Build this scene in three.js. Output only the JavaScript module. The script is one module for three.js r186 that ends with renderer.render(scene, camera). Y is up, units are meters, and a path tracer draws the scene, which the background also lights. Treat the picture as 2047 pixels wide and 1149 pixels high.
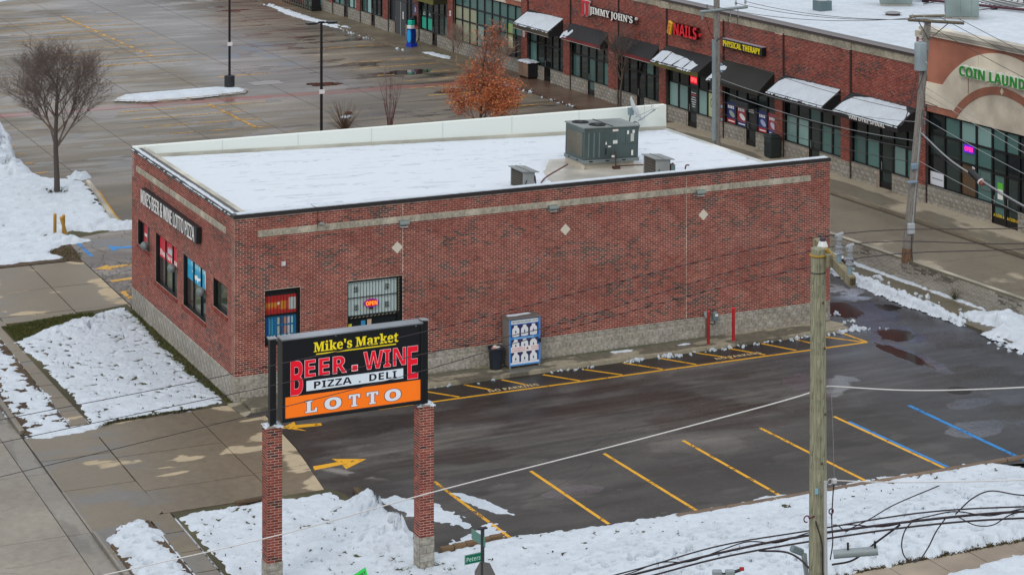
import * as THREE from 'three';
import { mergeGeometries } from 'three/addons/utils/BufferGeometryUtils.js';
import { FontLoader } from 'three/addons/loaders/FontLoader.js';
import { TextGeometry } from 'three/addons/geometries/TextGeometry.js';
import { RoundedBoxGeometry } from 'three/addons/geometries/RoundedBoxGeometry.js';

// ---------------------------------------------------------------- camera, sky, light, exposure
const scene = new THREE.Scene();
const camera = new THREE.PerspectiveCamera(15.11, 2047 / 1149, 1, 4000);
camera.position.set(-21.23, 21.63, 67.37);
camera.lookAt(-21.23 + Math.sin(0.4329), 21.63, 67.37 - Math.cos(0.4329));
camera.setViewOffset(2047, 1149, 0, 1105.5, 2047, 1149);      // level camera with the lens shifted down: uprights stay upright
camera.updateProjectionMatrix();
const renderer = new THREE.WebGLRenderer({ antialias: true });
renderer.setSize(1024, 574);
renderer.toneMapping = THREE.LinearToneMapping;
renderer.toneMappingExposure = 1.1;
renderer.shadowMap.enabled = true;
renderer.shadowMap.type = THREE.PCFSoftShadowMap;
{
  const W = 256, H = 128, a = new Float32Array(W * H * 4);
  for (let j = 0; j < H; j++) for (let i = 0; i < W; i++) {
    const el = (j + .5) / H * Math.PI - Math.PI / 2, s = Math.max(0, Math.sin(el)), k = (j * W + i) * 4;   // row 0 is straight down
    const c = .06 * (Math.sin(i / W * 12.566 + 1.3) * Math.cos(el * 3) + .5 * Math.sin(i / W * 31.4 + el * 5));
    const L = (.62 + .36 * s) * (1 + c);
    a[k] = L * .965; a[k + 1] = L * .995; a[k + 2] = L * 1.045; a[k + 3] = 1;
  }
  const sky = new THREE.DataTexture(a, W, H, THREE.RGBAFormat, THREE.FloatType);
  sky.mapping = THREE.EquirectangularReflectionMapping; sky.magFilter = sky.minFilter = THREE.LinearFilter; sky.needsUpdate = true;
  scene.background = sky; scene.environment = sky;
}
const sun = new THREE.DirectionalLight(0xfff3e2, 0.7);
sun.position.set(-48, 62, 52); sun.target.position.set(12, 0, -10);
sun.castShadow = true; sun.shadow.radius = 26; sun.shadow.mapSize.set(2048, 2048);
Object.assign(sun.shadow.camera, { left: -90, right: 90, top: 90, bottom: -90, near: 1, far: 260 });
scene.add(sun, sun.target);

// ---------------------------------------------------------------- helpers
let seed = 7;
const rnd = () => { seed |= 0; seed = seed + 0x6D2B79F5 | 0; let t = Math.imul(seed ^ seed >>> 15, 1 | seed); t = t + Math.imul(t ^ t >>> 7, 61 | t) ^ t; return ((t ^ t >>> 14) >>> 0) / 4294967296; };
const R = (a, b) => a + (b - a) * rnd(), pick = a => a[Math.floor(rnd() * a.length)];
const clamp = (x, a = 0, b = 1) => Math.min(b, Math.max(a, x));
const sm = (a, b, x) => { const t = clamp((x - a) / (b - a)); return t * t * (3 - 2 * t); };
const mix = (a, b, t) => a + (b - a) * t;
const hash = (x, y) => { let h = Math.imul(x, 374761393) + Math.imul(y, 668265263) | 0; h = Math.imul(h ^ h >>> 13, 1274126177); return ((h ^ h >>> 16) >>> 0) / 4294967296; };
function vn(x, y) { const i = Math.floor(x), j = Math.floor(y); let u = x - i, v = y - j; u = u * u * (3 - 2 * u); v = v * v * (3 - 2 * v); const a = hash(i, j), b = hash(i + 1, j), c = hash(i, j + 1), d = hash(i + 1, j + 1); return a + (b - a) * u + (c - a) * v + (a - b - c + d) * u * v; }
function fbm(x, y, o = 4) { let s = 0, a = .5, t = 0; for (let i = 0; i < o; i++) { s += a * vn(x + i * 17.3, y - i * 9.1); t += a; a *= .5; x *= 2.03; y *= 2.03; } return s / t; }
const hG = (x, z) => .8 * sm(-26.5, -33, z);                       // the lot behind climbs to the level of the shops

const used = {};
const numbered = n => { const k = used[n] = (used[n] ?? -1) + 1; return k ? `${n}_${String(k).padStart(3, '0')}` : n; };
function planar(g) {                                              // uv in metres, by the way each face looks
  const p = g.attributes.position, n = g.attributes.normal, uv = new Float32Array(p.count * 2);
  for (let i = 0; i < p.count; i++) {
    const a = Math.abs(n.getX(i)), b = Math.abs(n.getY(i)), c = Math.abs(n.getZ(i)), x = p.getX(i), y = p.getY(i), z = p.getZ(i);
    if (b >= a && b >= c) { uv[2 * i] = x; uv[2 * i + 1] = z; } else if (a >= c) { uv[2 * i] = z; uv[2 * i + 1] = y; } else { uv[2 * i] = x; uv[2 * i + 1] = y; }
  }
  g.setAttribute('uv', new THREE.BufferAttribute(uv, 2)); return g;
}
function G(gs) {
  gs = (Array.isArray(gs) ? gs.flat() : [gs]).map(g => { let h = g.index ? g.toNonIndexed() : g; if (!g.userData.keep) planar(h); for (const k of Object.keys(h.attributes)) if (!['position', 'normal', 'uv'].includes(k)) h.deleteAttribute(k); return h; });
  return gs.length > 1 ? mergeGeometries(gs) : gs[0];
}
function obj(name, gs, mat, parent = scene) {
  const m = new THREE.Mesh(gs.isBufferGeometry && gs.userData.raw ? gs : G(gs), mat); m.name = parent === scene ? numbered(name) : name;
  m.castShadow = m.receiveShadow = true; parent.add(m); return m;
}
function tag(o, label, category, group, kind) { o.userData.label = label; if (category) o.userData.category = category; if (group) o.userData.group = group; if (kind) o.userData.kind = kind; return o; }
function thing(name, label, category, [x, y, z] = [0, 0, 0], ry = 0, group) { const o = new THREE.Group(); o.name = numbered(name); o.position.set(x, y, z); o.rotation.y = ry; scene.add(o); return tag(o, label, category, group); }
function part(name, parent, [x, y, z] = [0, 0, 0], ry = 0) { const o = new THREE.Group(); o.name = name; o.position.set(x, y, z); o.rotation.y = ry; parent.add(o); return o; }
const bx = (cx, cy, cz, sx, sy, sz, ry = 0, rx = 0, rz = 0) => { const g = new THREE.BoxGeometry(sx, sy, sz); if (rz) g.rotateZ(rz); if (rx) g.rotateX(rx); if (ry) g.rotateY(ry); return g.translate(cx, cy, cz); };
const bb = (x0, x1, y0, y1, z0, z1) => bx((x0 + x1) / 2, (y0 + y1) / 2, (z0 + z1) / 2, x1 - x0, y1 - y0, z1 - z0);
const rb = (cx, cy, cz, sx, sy, sz, r = .02) => new RoundedBoxGeometry(sx, sy, sz, 1, r).translate(cx, cy, cz);
const cy = (x, y0, y1, z, r0, r1 = r0, s = 16) => new THREE.CylinderGeometry(r1, r0, y1 - y0, s).translate(x, (y0 + y1) / 2, z);
function rod(a, b, r, r2 = r, s = 8) {
  const A = new THREE.Vector3(...a), B = new THREE.Vector3(...b), d = B.clone().sub(A), g = new THREE.CylinderGeometry(r2, r, d.length(), s);
  g.applyQuaternion(new THREE.Quaternion().setFromUnitVectors(new THREE.Vector3(0, 1, 0), d.normalize())); const c = A.add(B).multiplyScalar(.5); return g.translate(c.x, c.y, c.z);
}
const V3 = p => new THREE.Vector3(...p);
const tube = (pts, r, n = 40, s = 5) => new THREE.TubeGeometry(new THREE.CatmullRomCurve3(pts.map(V3)), n, r, s);
function sag(a, b, drop, n = 9) { const o = []; for (let i = 0; i <= n; i++) { const t = i / n; o.push([mix(a[0], b[0], t), mix(a[1], b[1], t) - drop * 4 * t * (1 - t), mix(a[2], b[2], t)]); } return o; }
function shape(pts, holes = []) { const s = new THREE.Shape(pts.map(p => new THREE.Vector2(p[0], p[1]))); for (const h of holes) s.holes.push(new THREE.Path(h.map(p => new THREE.Vector2(p[0], p[1])))); return s; }
const ext = (pts, d, holes = [], z = 0) => new THREE.ExtrudeGeometry(shape(pts, holes), { depth: d, bevelEnabled: false, curveSegments: 20 }).translate(0, 0, z);
const rect = (a, b, c, d) => [[a, c], [b, c], [b, d], [a, d]];
function flat(pts, y0, y1) { const g = new THREE.ExtrudeGeometry(shape(pts.map(p => [p[0], -p[1]])), { depth: y1 - y0, bevelEnabled: false }); g.rotateX(-Math.PI / 2); return g.translate(0, y0, 0); }   // plan outline [x, z] to a plate
const sheet = (pts, y) => { const g = new THREE.ShapeGeometry(shape(pts.map(p => [p[0], -p[1]]))); g.rotateX(-Math.PI / 2); return g.translate(0, y, 0); };
function line(a, b, w, y = .004) { const dx = b[0] - a[0], dz = b[1] - a[1], l = Math.hypot(dx, dz), nx = -dz / l * w / 2, nz = dx / l * w / 2; return [[a[0] + nx, a[1] + nz], [b[0] + nx, b[1] + nz], [b[0] - nx, b[1] - nz], [a[0] - nx, a[1] - nz]]; }

// ---------------------------------------------------------------- textures and materials
function canvas(w, h, draw, srgb = true) { const c = document.createElement('canvas'); c.width = w; c.height = h; draw(c.getContext('2d'), w, h); const t = new THREE.CanvasTexture(c); if (srgb) t.colorSpace = THREE.SRGBColorSpace; t.anisotropy = 8; return t; }
function tile(n, metres, fn, srgb = true) {                       // wraps: noise blended over its border
  const d = new Uint8Array(n * n * 4);
  const w = (u, v, o, f) => { const P = f; const at = (x, y) => fbm(x * P, y * P, o); const a = sm(.75, 1, u), b = sm(.75, 1, v); return mix(mix(at(u, v), at(u - 1, v), a), mix(at(u, v - 1), at(u - 1, v - 1), a), b); };
  for (let j = 0; j < n; j++) for (let i = 0; i < n; i++) { const c = fn((o, f) => w(i / n, j / n, o, f), i, j), k = (j * n + i) * 4; d[k] = c[0]; d[k + 1] = c[1]; d[k + 2] = c[2]; d[k + 3] = 255; }
  const t = new THREE.DataTexture(d, n, n); t.wrapS = t.wrapT = THREE.RepeatWrapping; t.magFilter = THREE.LinearFilter; t.minFilter = THREE.LinearMipmapLinearFilter; t.generateMipmaps = true;
  if (srgb) t.colorSpace = THREE.SRGBColorSpace; t.repeat.set(1 / metres, 1 / metres); t.needsUpdate = true; return t;
}
const gray = v => [v, v, v];
const tGrain = tile(512, 3, (n, i, j) => gray(clamp(150 + 120 * (n(4, 6) - .5) + 90 * (n(3, 40) - .5) + 50 * (hash(i, j) - .5) + 82, 0, 255)));
const tBump = tile(512, 1.2, n => gray(255 * clamp(.5 + (n(4, 12) - .5) * 1.2 + (n(2, 60) - .5) * .5)), false);
const tStain = tile(512, 9, n => gray(clamp(228 + 120 * (n(5, 7) - .5), 90, 255)));
const tSnow = tile(512, 2.5, n => { const v = 240 + 26 * (n(4, 9) - .5) + 18 * (n(3, 50) - .5); return [v - 2, v, v + 3].map(c => clamp(c, 0, 255)); });
const tRoof = canvas(1024, 512, (c, w, h) => { c.fillStyle = '#f7f8fa'; c.fillRect(0, 0, w, h); for (let i = 0; i < 900; i++) { const r = Math.round(h * (Math.floor(rnd() * 8) + .5) / 8 + (rnd() - .5) * 26); c.fillStyle = `rgba(120,130,142,${R(.1, .55) * (rnd() < .5 ? .4 : 1)})`; c.beginPath(); c.ellipse(R(0, w), r, R(2, 12), R(.5, 1.6), R(-.1, .1), 0, 7); c.fill(); } for (let i = 0; i < 160; i++) { c.fillStyle = `rgba(120,130,140,${R(.04, .16)})`; c.beginPath(); c.ellipse(R(0, w), R(0, h), R(6, 40), R(2, 6), 0, 0, 7); c.fill(); } }); tRoof.wrapS = tRoof.wrapT = THREE.RepeatWrapping; tRoof.repeat.set(1 / 22, 1 / 12); tRoof.needsUpdate = true;
const tWear = tile(512, 2.2, n => gray(clamp(255 * sm(.28, .42, .65 * n(4, 9) + .35 * n(3, 50)), 0, 255)), false);
const tWorn = tile(512, 2.2, n => gray(clamp(255 * sm(.36, .52, .6 * n(4, 7) + .4 * n(3, 45)), 0, 255)), false);
const tWood = tile(512, 1, (n, i, j) => { const g = fbm(i * .16, j * .006, 4), s = sm(.62, .7, fbm(i * .3 + 9, j * .012 + 3, 3)); const v = 208 + 90 * (g - .5) - 70 * s; return gray(clamp(v, 30, 240)); });
const S = (c, o = {}) => new THREE.MeshStandardMaterial({ color: c, roughness: .8, ...o });
const g1 = (c, o = {}) => S(c, { map: tGrain, bumpMap: tBump, bumpScale: .004, ...o });
const Mt = {
  mortar: g1('#e2cbbd', { roughness: .95 }), stone: g1('#cfc8b6', { roughness: .95, bumpScale: .012 }), coping: S('#3a3536', { roughness: .45, metalness: .3 }),
  white: S('#e6e8e6', { roughness: .6 }), membrane: S('#dfe6e0', { roughness: .85 }), wetmem: S('#c9c5bb', { map: tStain, roughness: .35 }),
  snow: S('#d6dfe7', { map: tSnow, roughness: .92, bumpMap: tBump, bumpScale: .014 }), roofSnow: S('#d9e1e9', { roughness: .9, map: tRoof }), black: S('#1a1c20', { roughness: .5 }), blackmetal: S('#23252a', { roughness: .4, metalness: .4 }),
  steel: S('#9aa1a4', { roughness: .45, metalness: .6 }), galv: S('#a9b0b2', { roughness: .5, metalness: .4, map: tStain }), frame: S('#15171a', { roughness: .35, metalness: .2 }),
  glass: S('#2a3836', { roughness: .04 }), glassTeal: S('#507370', { roughness: .05 }), glassDark: S('#1a2124', { roughness: .04 }), blind: S('#a9b3a0', { roughness: .12 }), blindTeal: S('#86a9a6', { roughness: .08 }),
  yellow: S('#e0a51d', { roughness: .6, alphaMap: tWear, transparent: true }), yellowWorn: S('#c9993a', { roughness: .6, alphaMap: tWorn, transparent: true }), blue: S('#1f7fc4', { roughness: .6, alphaMap: tWear, transparent: true }),
  red: S('#c4242c', { roughness: .4 }), wire: S('#332b31', { roughness: .5 }), wireGray: S('#8f9498', { roughness: .5 }), wireWhite: S('#d9dadb', { roughness: .5 }),
  pole: S('#b5b59b', { map: tWood, roughness: .9, bumpMap: tWood, bumpScale: .006 }), poleGray: S('#a7a39d', { map: tWood, roughness: .9, bumpMap: tWood, bumpScale: .006 }), wood: S('#a89f80', { map: tWood, roughness: .9 }),
  grass: S('#3c4020', { roughness: 1 }), lawn: S('#55523a', { map: tStain, roughness: 1 }), soil: S('#5b4a38', { map: tStain, roughness: 1 }), bark: S('#4d4642', { roughness: .95 }), twig: S('#6d5f59', { roughness: .95 }),
};
const brickHex = ['#85392f', '#8d4034', '#7a342b', '#98503f', '#803930', '#8a4035', '#733129', '#53302b', '#482c2b', '#5c3831'];
const brickMats = brickHex.map(c => S(c, { roughness: .9 }));
const brickCol = brickHex.map(c => new THREE.Color(c));
const brickWhite = S('#ffffff', { roughness: .9 });
const cmuHex = ['#bcb8ad', '#c3bfb5', '#b5b1a6', '#c0bbae', '#c8c4ba'];
const cmuMats = cmuHex.map(c => g1(c, { roughness: .95, bumpScale: .02 }));
const cmuCol = cmuHex.map(c => new THREE.Color(c)); const cmuWhite = g1('#ffffff', { roughness: .95, bumpScale: .02 });

// a wall's pieces: the ones that show largest are parts of their own, the rest one instanced part
const unit = planar(new THREE.BoxGeometry(1, 1, 1)); unit.userData.raw = true;
{ const u = unit.attributes.uv; for (let i = 0; i < u.count; i++) u.setXY(i, u.getX(i) * .2, u.getY(i) * .06); }
function rough(seedx) {                                           // a split face: the front of the block stands out unevenly
  const g = new THREE.BoxGeometry(1, 1, 1, 5, 3, 1), p = g.attributes.position;
  for (let i = 0; i < p.count; i++) if (p.getZ(i) > .4) { const x = p.getX(i), y = p.getY(i), e = Math.abs(x) > .49 || Math.abs(y) > .49; p.setZ(i, e ? .44 : .42 + .3 * vn(x * 4 + seedx * 7, y * 3 + seedx)); }
  g.computeVertexNormals(); planar(g); const u = g.attributes.uv; for (let i = 0; i < u.count; i++) u.setXY(i, u.getX(i) * .4 + seedx, u.getY(i) * .2); g.userData.raw = true; return g;
}
const splits = [1, 2, 3, 4].map(rough);
const camPos = camera.position.clone();
function pieces(parent, name, items, mats, cols, white, limit, geos = [unit]) {
  parent.updateWorldMatrix(true, false);
  const w = new THREE.Vector3();
  for (const it of items) { w.setFromMatrixPosition(it.m).applyMatrix4(parent.matrixWorld); it.d = w.distanceTo(camPos); }
  items.sort((a, b) => a.d - b.d);
  items.slice(0, limit).forEach((it, i) => { const m = new THREE.Mesh(geos[i % geos.length], mats[it.c]); m.name = name; m.applyMatrix4(it.m); m.castShadow = m.receiveShadow = true; parent.add(m); });
  const rest = items.slice(limit); if (!rest.length) return;
  const im = new THREE.InstancedMesh(geos[0], white, rest.length), c = new THREE.Color();
  rest.forEach((it, i) => { im.setMatrixAt(i, it.m); c.copy(cols[it.c]).multiplyScalar(it.k ?? R(.9, 1.08)); im.setColorAt(i, c); });
  im.name = name + 's'; im.userData.kind = 'stuff'; im.castShadow = im.receiveShadow = true; parent.add(im);
}
const M4 = (x, y, z, sx, sy, sz) => new THREE.Matrix4().compose(new THREE.Vector3(x, y, z), new THREE.Quaternion(), new THREE.Vector3(sx, sy, sz));
const stainAt = (x, y) => .84 + .34 * (.6 * fbm(x * .35 + 7, y * .25, 3) + .4 * fbm(x * 2.2, y * .3 + 9, 3)) - .1 * sm(.8, 0, y - .84) * fbm(x * .7, 2, 2);
const brickPick = (x, y) => fbm(x * .9, y * 2.2, 2) * .55 + rnd() * .45 > .675 ? 7 + Math.floor(rnd() * 3) : Math.floor(rnd() * 7);
function courses(L0, L1, y0, y1, open, o = {}) {                  // running bond over a wall face at n = 0, cut round its openings
  const bl = o.bl ?? .2032, bh = o.bh ?? .0677, j = o.j ?? .0145, items = [], dep = o.dep ?? .03, n = Math.round((y1 - y0) / bh);
  for (let r = 0; r < n; r++) {
    const ya = y0 + r * bh, ym = ya + bh / 2; let iv = [[L0, L1]];
    for (const [a, b, c, d] of open) if (ym > c && ym < d) iv = iv.flatMap(([p, q]) => b <= p || a >= q ? [[p, q]] : [[p, a], [b, q]].filter(t => t[1] - t[0] > .02));
    for (const [p, q] of iv) for (let k = Math.floor((p - L0) / bl) - 1; ; k++) {
      const x0 = L0 + (k + (r % 2 ? .5 : 0)) * bl, a = Math.max(p, x0), b = Math.min(q, x0 + bl); if (x0 >= q) break; if (b - a < .035) continue;
      items.push({ m: M4((a + b) / 2, ym, (o.n ?? 0) - dep / 2 + rnd() * .0015, b - a - j, bh - j, dep), c: (o.pick ?? brickPick)((a + b) / 2, ym), k: stainAt((a + b) / 2, ym) * R(.93, 1.07) });
    }
  }
  return items;
}
const cmuPick = () => Math.floor(rnd() * 5);
// ---------------------------------------------------------------- ground
function plan(x0, x1, z0, z1, W, H, fn, draw) {                   // a plan map of a surface: what it is made of, where it is wet, worn or cracked, plus any painted sky sheen
  const cm = document.createElement('canvas'), cr = document.createElement('canvas'); cm.width = cr.width = W; cm.height = cr.height = H;
  const a = cm.getContext('2d'), b = cr.getContext('2d'), ia = a.createImageData(W, H), ib = b.createImageData(W, H);
  for (let j = 0; j < H; j++) for (let i = 0; i < W; i++) {
    const x = mix(x0, x1, (i + .5) / W), z = mix(z0, z1, (j + .5) / H), c = fn(x, z), k = (j * W + i) * 4;
    ia.data[k] = c[0]; ia.data[k + 1] = c[1]; ia.data[k + 2] = c[2]; ia.data[k + 3] = 255; ib.data[k] = ib.data[k + 1] = ib.data[k + 2] = clamp(c[3]) * 255; ib.data[k + 3] = 255;
  }
  a.putImageData(ia, 0, 0); b.putImageData(ib, 0, 0);
  const px = (x, z) => [(x - x0) / (x1 - x0) * W, (z - z0) / (z1 - z0) * H];
  if (draw) draw(a, px, W / (x1 - x0), b);
  const map = new THREE.CanvasTexture(cm), ro = new THREE.CanvasTexture(cr); map.colorSpace = THREE.SRGBColorSpace; map.anisotropy = ro.anisotropy = 8;
  const m = new THREE.MeshStandardMaterial({ map, roughnessMap: ro, roughness: 1, bumpMap: tBump2, bumpScale: .003 });
  m.userData.uv = g => { const p = g.attributes.position, u = g.attributes.uv; for (let i = 0; i < p.count; i++) u.setXY(i, (p.getX(i) - x0) / (x1 - x0), 1 - (p.getZ(i) - z0) / (z1 - z0)); g.userData.raw = true; return g; };
  return m;
}
const tBump2 = tBump.clone(); tBump2.repeat.set(26, 34); tBump2.needsUpdate = true;
function crack(c, px, s, pts, w = .02, col = 'rgba(24,22,22,.8)') { c.strokeStyle = col; c.lineWidth = Math.max(.7, w * s); c.beginPath(); pts.forEach((p, i) => { const q = px(...p); i ? c.lineTo(...q) : c.moveTo(...q); }); c.stroke(); }
function wander(x, z, dir, len, step = .18, turn = .5) { const o = [[x, z]]; for (let l = 0; l < len; l += step) { dir += (rnd() - .5) * turn; x += Math.cos(dir) * step; z += Math.sin(dir) * step; o.push([x, z]); } return o; }
const wetBy = (x, z) => fbm(x * .22 + 3.1, z * .5 - 7, 4);

const mAsphalt = plan(-2.5, 30, -30, 17.5, 1408, 2048, (x, z) => {
  const far = z < -12 && x < 12, big = fbm(x * .16, z * .32, 4), str = fbm(x * .5, z * 2.2, 3), f = hash(Math.round(x * 43), Math.round(z * 43)), fine = fbm(x * 9, z * 9, 2);
  let v = far ? 114 : 68; v += (big - .5) * 40 + (str - .5) * 22 + (f - .5) * 11 + (fine - .5) * 12;
  let wet = sm(.5, .66, wetBy(x, z)) * (far ? .45 : 1);
  const kerb = sm(2.9, 2.2, z) * sm(.3, 1.2, z) * sm(3, 6, x) * sm(24, 22, x); wet = Math.max(wet, kerb * .95);
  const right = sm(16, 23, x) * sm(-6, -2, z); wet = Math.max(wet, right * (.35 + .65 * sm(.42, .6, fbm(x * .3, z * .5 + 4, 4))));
  const dry = sm(.57, .66, fbm(x * .35 + 40, z * .8, 4)); v += dry * 14 * (1 - wet);
  v -= wet * 20 + kerb * 10 - right * 5; let skySheen = 0, ro = mix(.74, .42, wet) + (fine - .5) * .12; if (far) ro += .1;
  const patch = sm(.5, .56, fbm(x * 1.2, z * 1.2, 4)) * sm(1.3, .2, Math.hypot((x - 25.7) / 1.1, (z + 3.4) / 2.1)); v = mix(v, 156, patch); ro = mix(ro, .9, patch);
  const patch2 = sm(.47, .55, fbm(x * 2.1, z * 2.1, 4)) * sm(1, .2, Math.hypot((x - 1) / 1.1, (z - 7.7 - (x - 1) * 1.2) / .5)); v = mix(v, 140, patch2 * .8); ro = mix(ro, .9, patch2);
  for (const [fx, fz, rx, rz] of [[24.2, 1.6, 1.1, 2.2], [23, 4.6, .7, 2.6], [20.4, 12.2, 1.6, 1], [18.4, 6.2, 1.4, 1.6], [21.6, 10, 1.1, .5], [6.4, 11.9, 1.2, .5], [25, -.6, 1.4, 2]]) { const d = Math.hypot((x - fx) / rx, (z - fz) / rz), q = sm(.06, -.06, d - .75 - .8 * (fbm(x * 1.3 + fx, z * 1.3, 3) - .5)); ro = mix(ro, .16, q); skySheen = Math.max(skySheen, q); }
  v = mix(v, 112, skySheen * .55);  // pale patches: sky sheen painted into the asphalt colour
  const oil = sm(.62, .72, fbm(x * .45 + 11, z * .9 + 5, 3)) * (z > 3 ? 1 : .2); v -= oil * 8;
  const rb2 = right * .1 + skySheen * .05; return [v * (1.03 - rb2), v * .99, v * (.955 + rb2 * 1.6), ro - right * .12];  // bluer at right and in the patches: reflected sky put into the colour
}, (c, px, s) => {
  for (let i = 0; i < 46; i++) crack(c, px, s, wander(R(-.5, 4), R(-25, -13.5), R(0, 6.28), R(.6, 2.6), .12, 1.1), R(.015, .04), 'rgba(30,27,27,.85)');
  for (let i = 0; i < 330; i++) { const x = R(-.4, 2.4), z = R(-20.5, -13.2); crack(c, px, s, wander(x, z, R(0, 6.28), R(.2, .6), .1, 1.6), R(.012, .03), 'rgba(34,30,30,.8)'); }
  for (let i = 0; i < 9; i++) crack(c, px, s, wander(R(3, 20), R(9, 13.5), R(-.15, .15), R(3, 8), .3, .3), R(.012, .028), 'rgba(28,26,27,.6)');
  for (let i = 0; i < 16; i++) { const z = R(3.6, 9), w = i % 2 ? 'rgba(30,28,28,.16)' : 'rgba(150,146,142,.07)'; const t = wander(R(0, 6), z, R(-.05, .05), R(10, 22), .6, .05); crack(c, px, s, t, .2, w); crack(c, px, s, t.map(([x, q]) => [x, q + 1.5]), .2, w); }
  for (let i = 0; i < 260; i++) { const q = px(R(0, 27), R(1.5, 14.5)); c.fillStyle = `rgba(${rnd() < .4 ? '150,146,140' : '20,19,19'},${R(.1, .35)})`; c.beginPath(); c.ellipse(q[0], q[1], R(.6, 5), R(.4, 2), R(-.2, .2), 0, 7); c.fill(); }
  crack(c, px, s, wander(2.4, 12.1, .02, 16, .3, .14), .02, 'rgba(26,24,25,.65)'); crack(c, px, s, wander(16, 8.4, .1, 9, .2, .5), .03, 'rgba(26,24,25,.7)');
  for (let i = 0; i < 70; i++) crack(c, px, s, wander(R(24.7, 26.7), R(-6, -1.6), R(0, 6.28), R(.2, .8), .1, 1.3), .02, 'rgba(48,46,46,.7)');
  for (let i = 0; i < 30; i++) crack(c, px, s, wander(R(22, 27), R(-1, 12), R(0, 6.28), R(.6, 2.6), .15, .8), .015, 'rgba(28,26,27,.5)');
  for (let i = 0; i < 40; i++) crack(c, px, s, wander(R(.1, 1.6), R(6.9, 9.4), R(0, 6.28), R(.2, .7), .1, 1.2), .02, 'rgba(60,56,54,.7)');
});
const mLot = plan(-12, 33.5, -112, -24, 1152, 2048, (x, z) => {
  const big = fbm(x * .12, z * .14, 4), st = fbm(x * .28, z * 1.5, 4), f = hash(Math.round(x * 25), Math.round(z * 25)), lane = sm(15.5, 18, x) * sm(26.5, 24, x) * sm(-46, -54, z) * .9;
  let v = 97 + (big - .5) * 62 + (st - .5) * 60 + (f - .5) * 9, warm = 1 - .75 * lane; v += lane * 16;
  let wet = sm(.46, .64, .6 * fbm(x * .2, z * .9 + 31, 4) + .4 * big); wet = Math.max(wet, .5 * lane); v -= wet * 18;
  const pud = sm(.66, .7, fbm(x * .5 + 8, z * .9, 4)); v -= pud * 30; const dry = sm(.6, .7, fbm(x * .3 + 50, z * .7 + 2, 4)); v += dry * 16 * (1 - wet);
  let c = [v * (1 + .07 * warm), v * (1 - .02 * warm), v * (1 - .16 * warm + .03 * lane)];
  const band = Math.abs(z + 51.8 - .012 * (x - 3)) < .62 ? sm(.22, .5, fbm(x * .8, z * 3, 3)) * (x < 18.5 ? .9 : .65) * (x < 31 ? 1 : 0) : 0;
  c = [mix(c[0], 128, band), mix(c[1], 64, band), mix(c[2], 58, band)];
  const bl = sm(.56, .64, fbm(x * .9, z * .9, 3)) * sm(2.2, 1, Math.hypot((x - 23.5) / 2.2, (z + 68) / 3.4)); c = [mix(c[0], 84, bl * .6), mix(c[1], 104, bl * .6), mix(c[2], 124, bl * .6)];
  return [...c, mix(.55, .24, Math.max(wet, pud)) + (st - .5) * .15];
}, (c, px, s) => { for (let i = 0; i < 60; i++) crack(c, px, s, wander(R(0, 31), R(-100, -34), pick([0, 1.57]) + R(-.3, .3), R(1, 5), .3, .5), .02, 'rgba(56,48,42,.55)'); });
const mApron = plan(-30, 1.5, -24, 26, 1088, 1728, (x, z) => {
  const n = fbm(x * .55 + 2, z * 1.1, 5), f = hash(Math.round(x * 34), Math.round(z * 34)), big = fbm(x * .2, z * .2, 3), fine = fbm(x * 6, z * 6, 3), road = x < -6.9;
  let wet = sm(.29, .34, n - .32 * sm(-1.3, .2, x + 1.6 * (n - .5)) - .14 * sm(1.6, .3, z) * sm(-1, 0, z) * sm(-4.6, -3, x) - .1 * sm(.62, .72, fbm(x * .5, z * 3.2 + 5, 3)) + (z < -10 ? .02 : .075)); if (road) wet = sm(.55, .68, n) * .5;
  let v = mix(162, 104, wet) + (big - .5) * 26 + (fine - .5) * 16 + (f - .5) * 8; const blue = sm(.5, .62, fbm(x * .3 + 9, z * .8, 3)) * sm(-3.5, -5.5, x) * (road ? .3 : 1);
  if (road) { v = 134 + (big - .5) * 40 + (fine - .5) * 18 + (f - .5) * 8 - 20 * sm(.58, .7, fbm(x * .7, z * .25 + 4, 4)); if (x > -7.62) { v -= 10 + 16 * sm(.45, .6, fbm(x * 3, z * .7, 3)); wet = .9; } }
  const w = (1 - blue * wet * .8) * (road ? .45 : 1); return [v * (1 + .07 * w), v * (1 - .025 * w), v * (1 - .19 * w), mix(.85, .42, wet) + (fine - .5) * .1];
}, (c, px, s) => { for (let i = 0; i < 26; i++) crack(c, px, s, wander(R(-20, -7.6), R(-8, 14), R(0, 6.28), R(.5, 2), .2, .5), .014, 'rgba(60,54,48,.5)'); });
const mPlaza = plan(26.4, 37.2, -36, 12, 448, 1984, (x, z) => {
  const n = fbm(x * .5, z * .35, 5), f = hash(Math.round(x * 41), Math.round(z * 41)), fine = fbm(x * 6, z * 6, 3), edge = sm(.8, 0, Math.abs(x - 35 - .02 * z) - .0), low = x < 28.5;
  let wet = sm(.36, .46, n + .04 - .34 * sm(34.7, 35.4, x - .02 * z + .5 * (n - .5)) + .1 * sm(34.4, 33.6, x) + (low ? .3 : 0));
  let v = mix(160, low ? 94 : 118, wet) + (fbm(x * .8, z * .25, 3) - .5) * 28 + (fine - .5) * 14 + (f - .5) * 8;
  return [v * 1.055, v * .99, v * (low ? .8 : .87), mix(.85, .42, wet)];
});
function ground(name, g, m, label, parent = scene) { const o = obj(name, m.userData.uv(G(g)), m, parent); if (parent === scene) { tag(o, label, null, null, 'structure'); } return o; }

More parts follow.
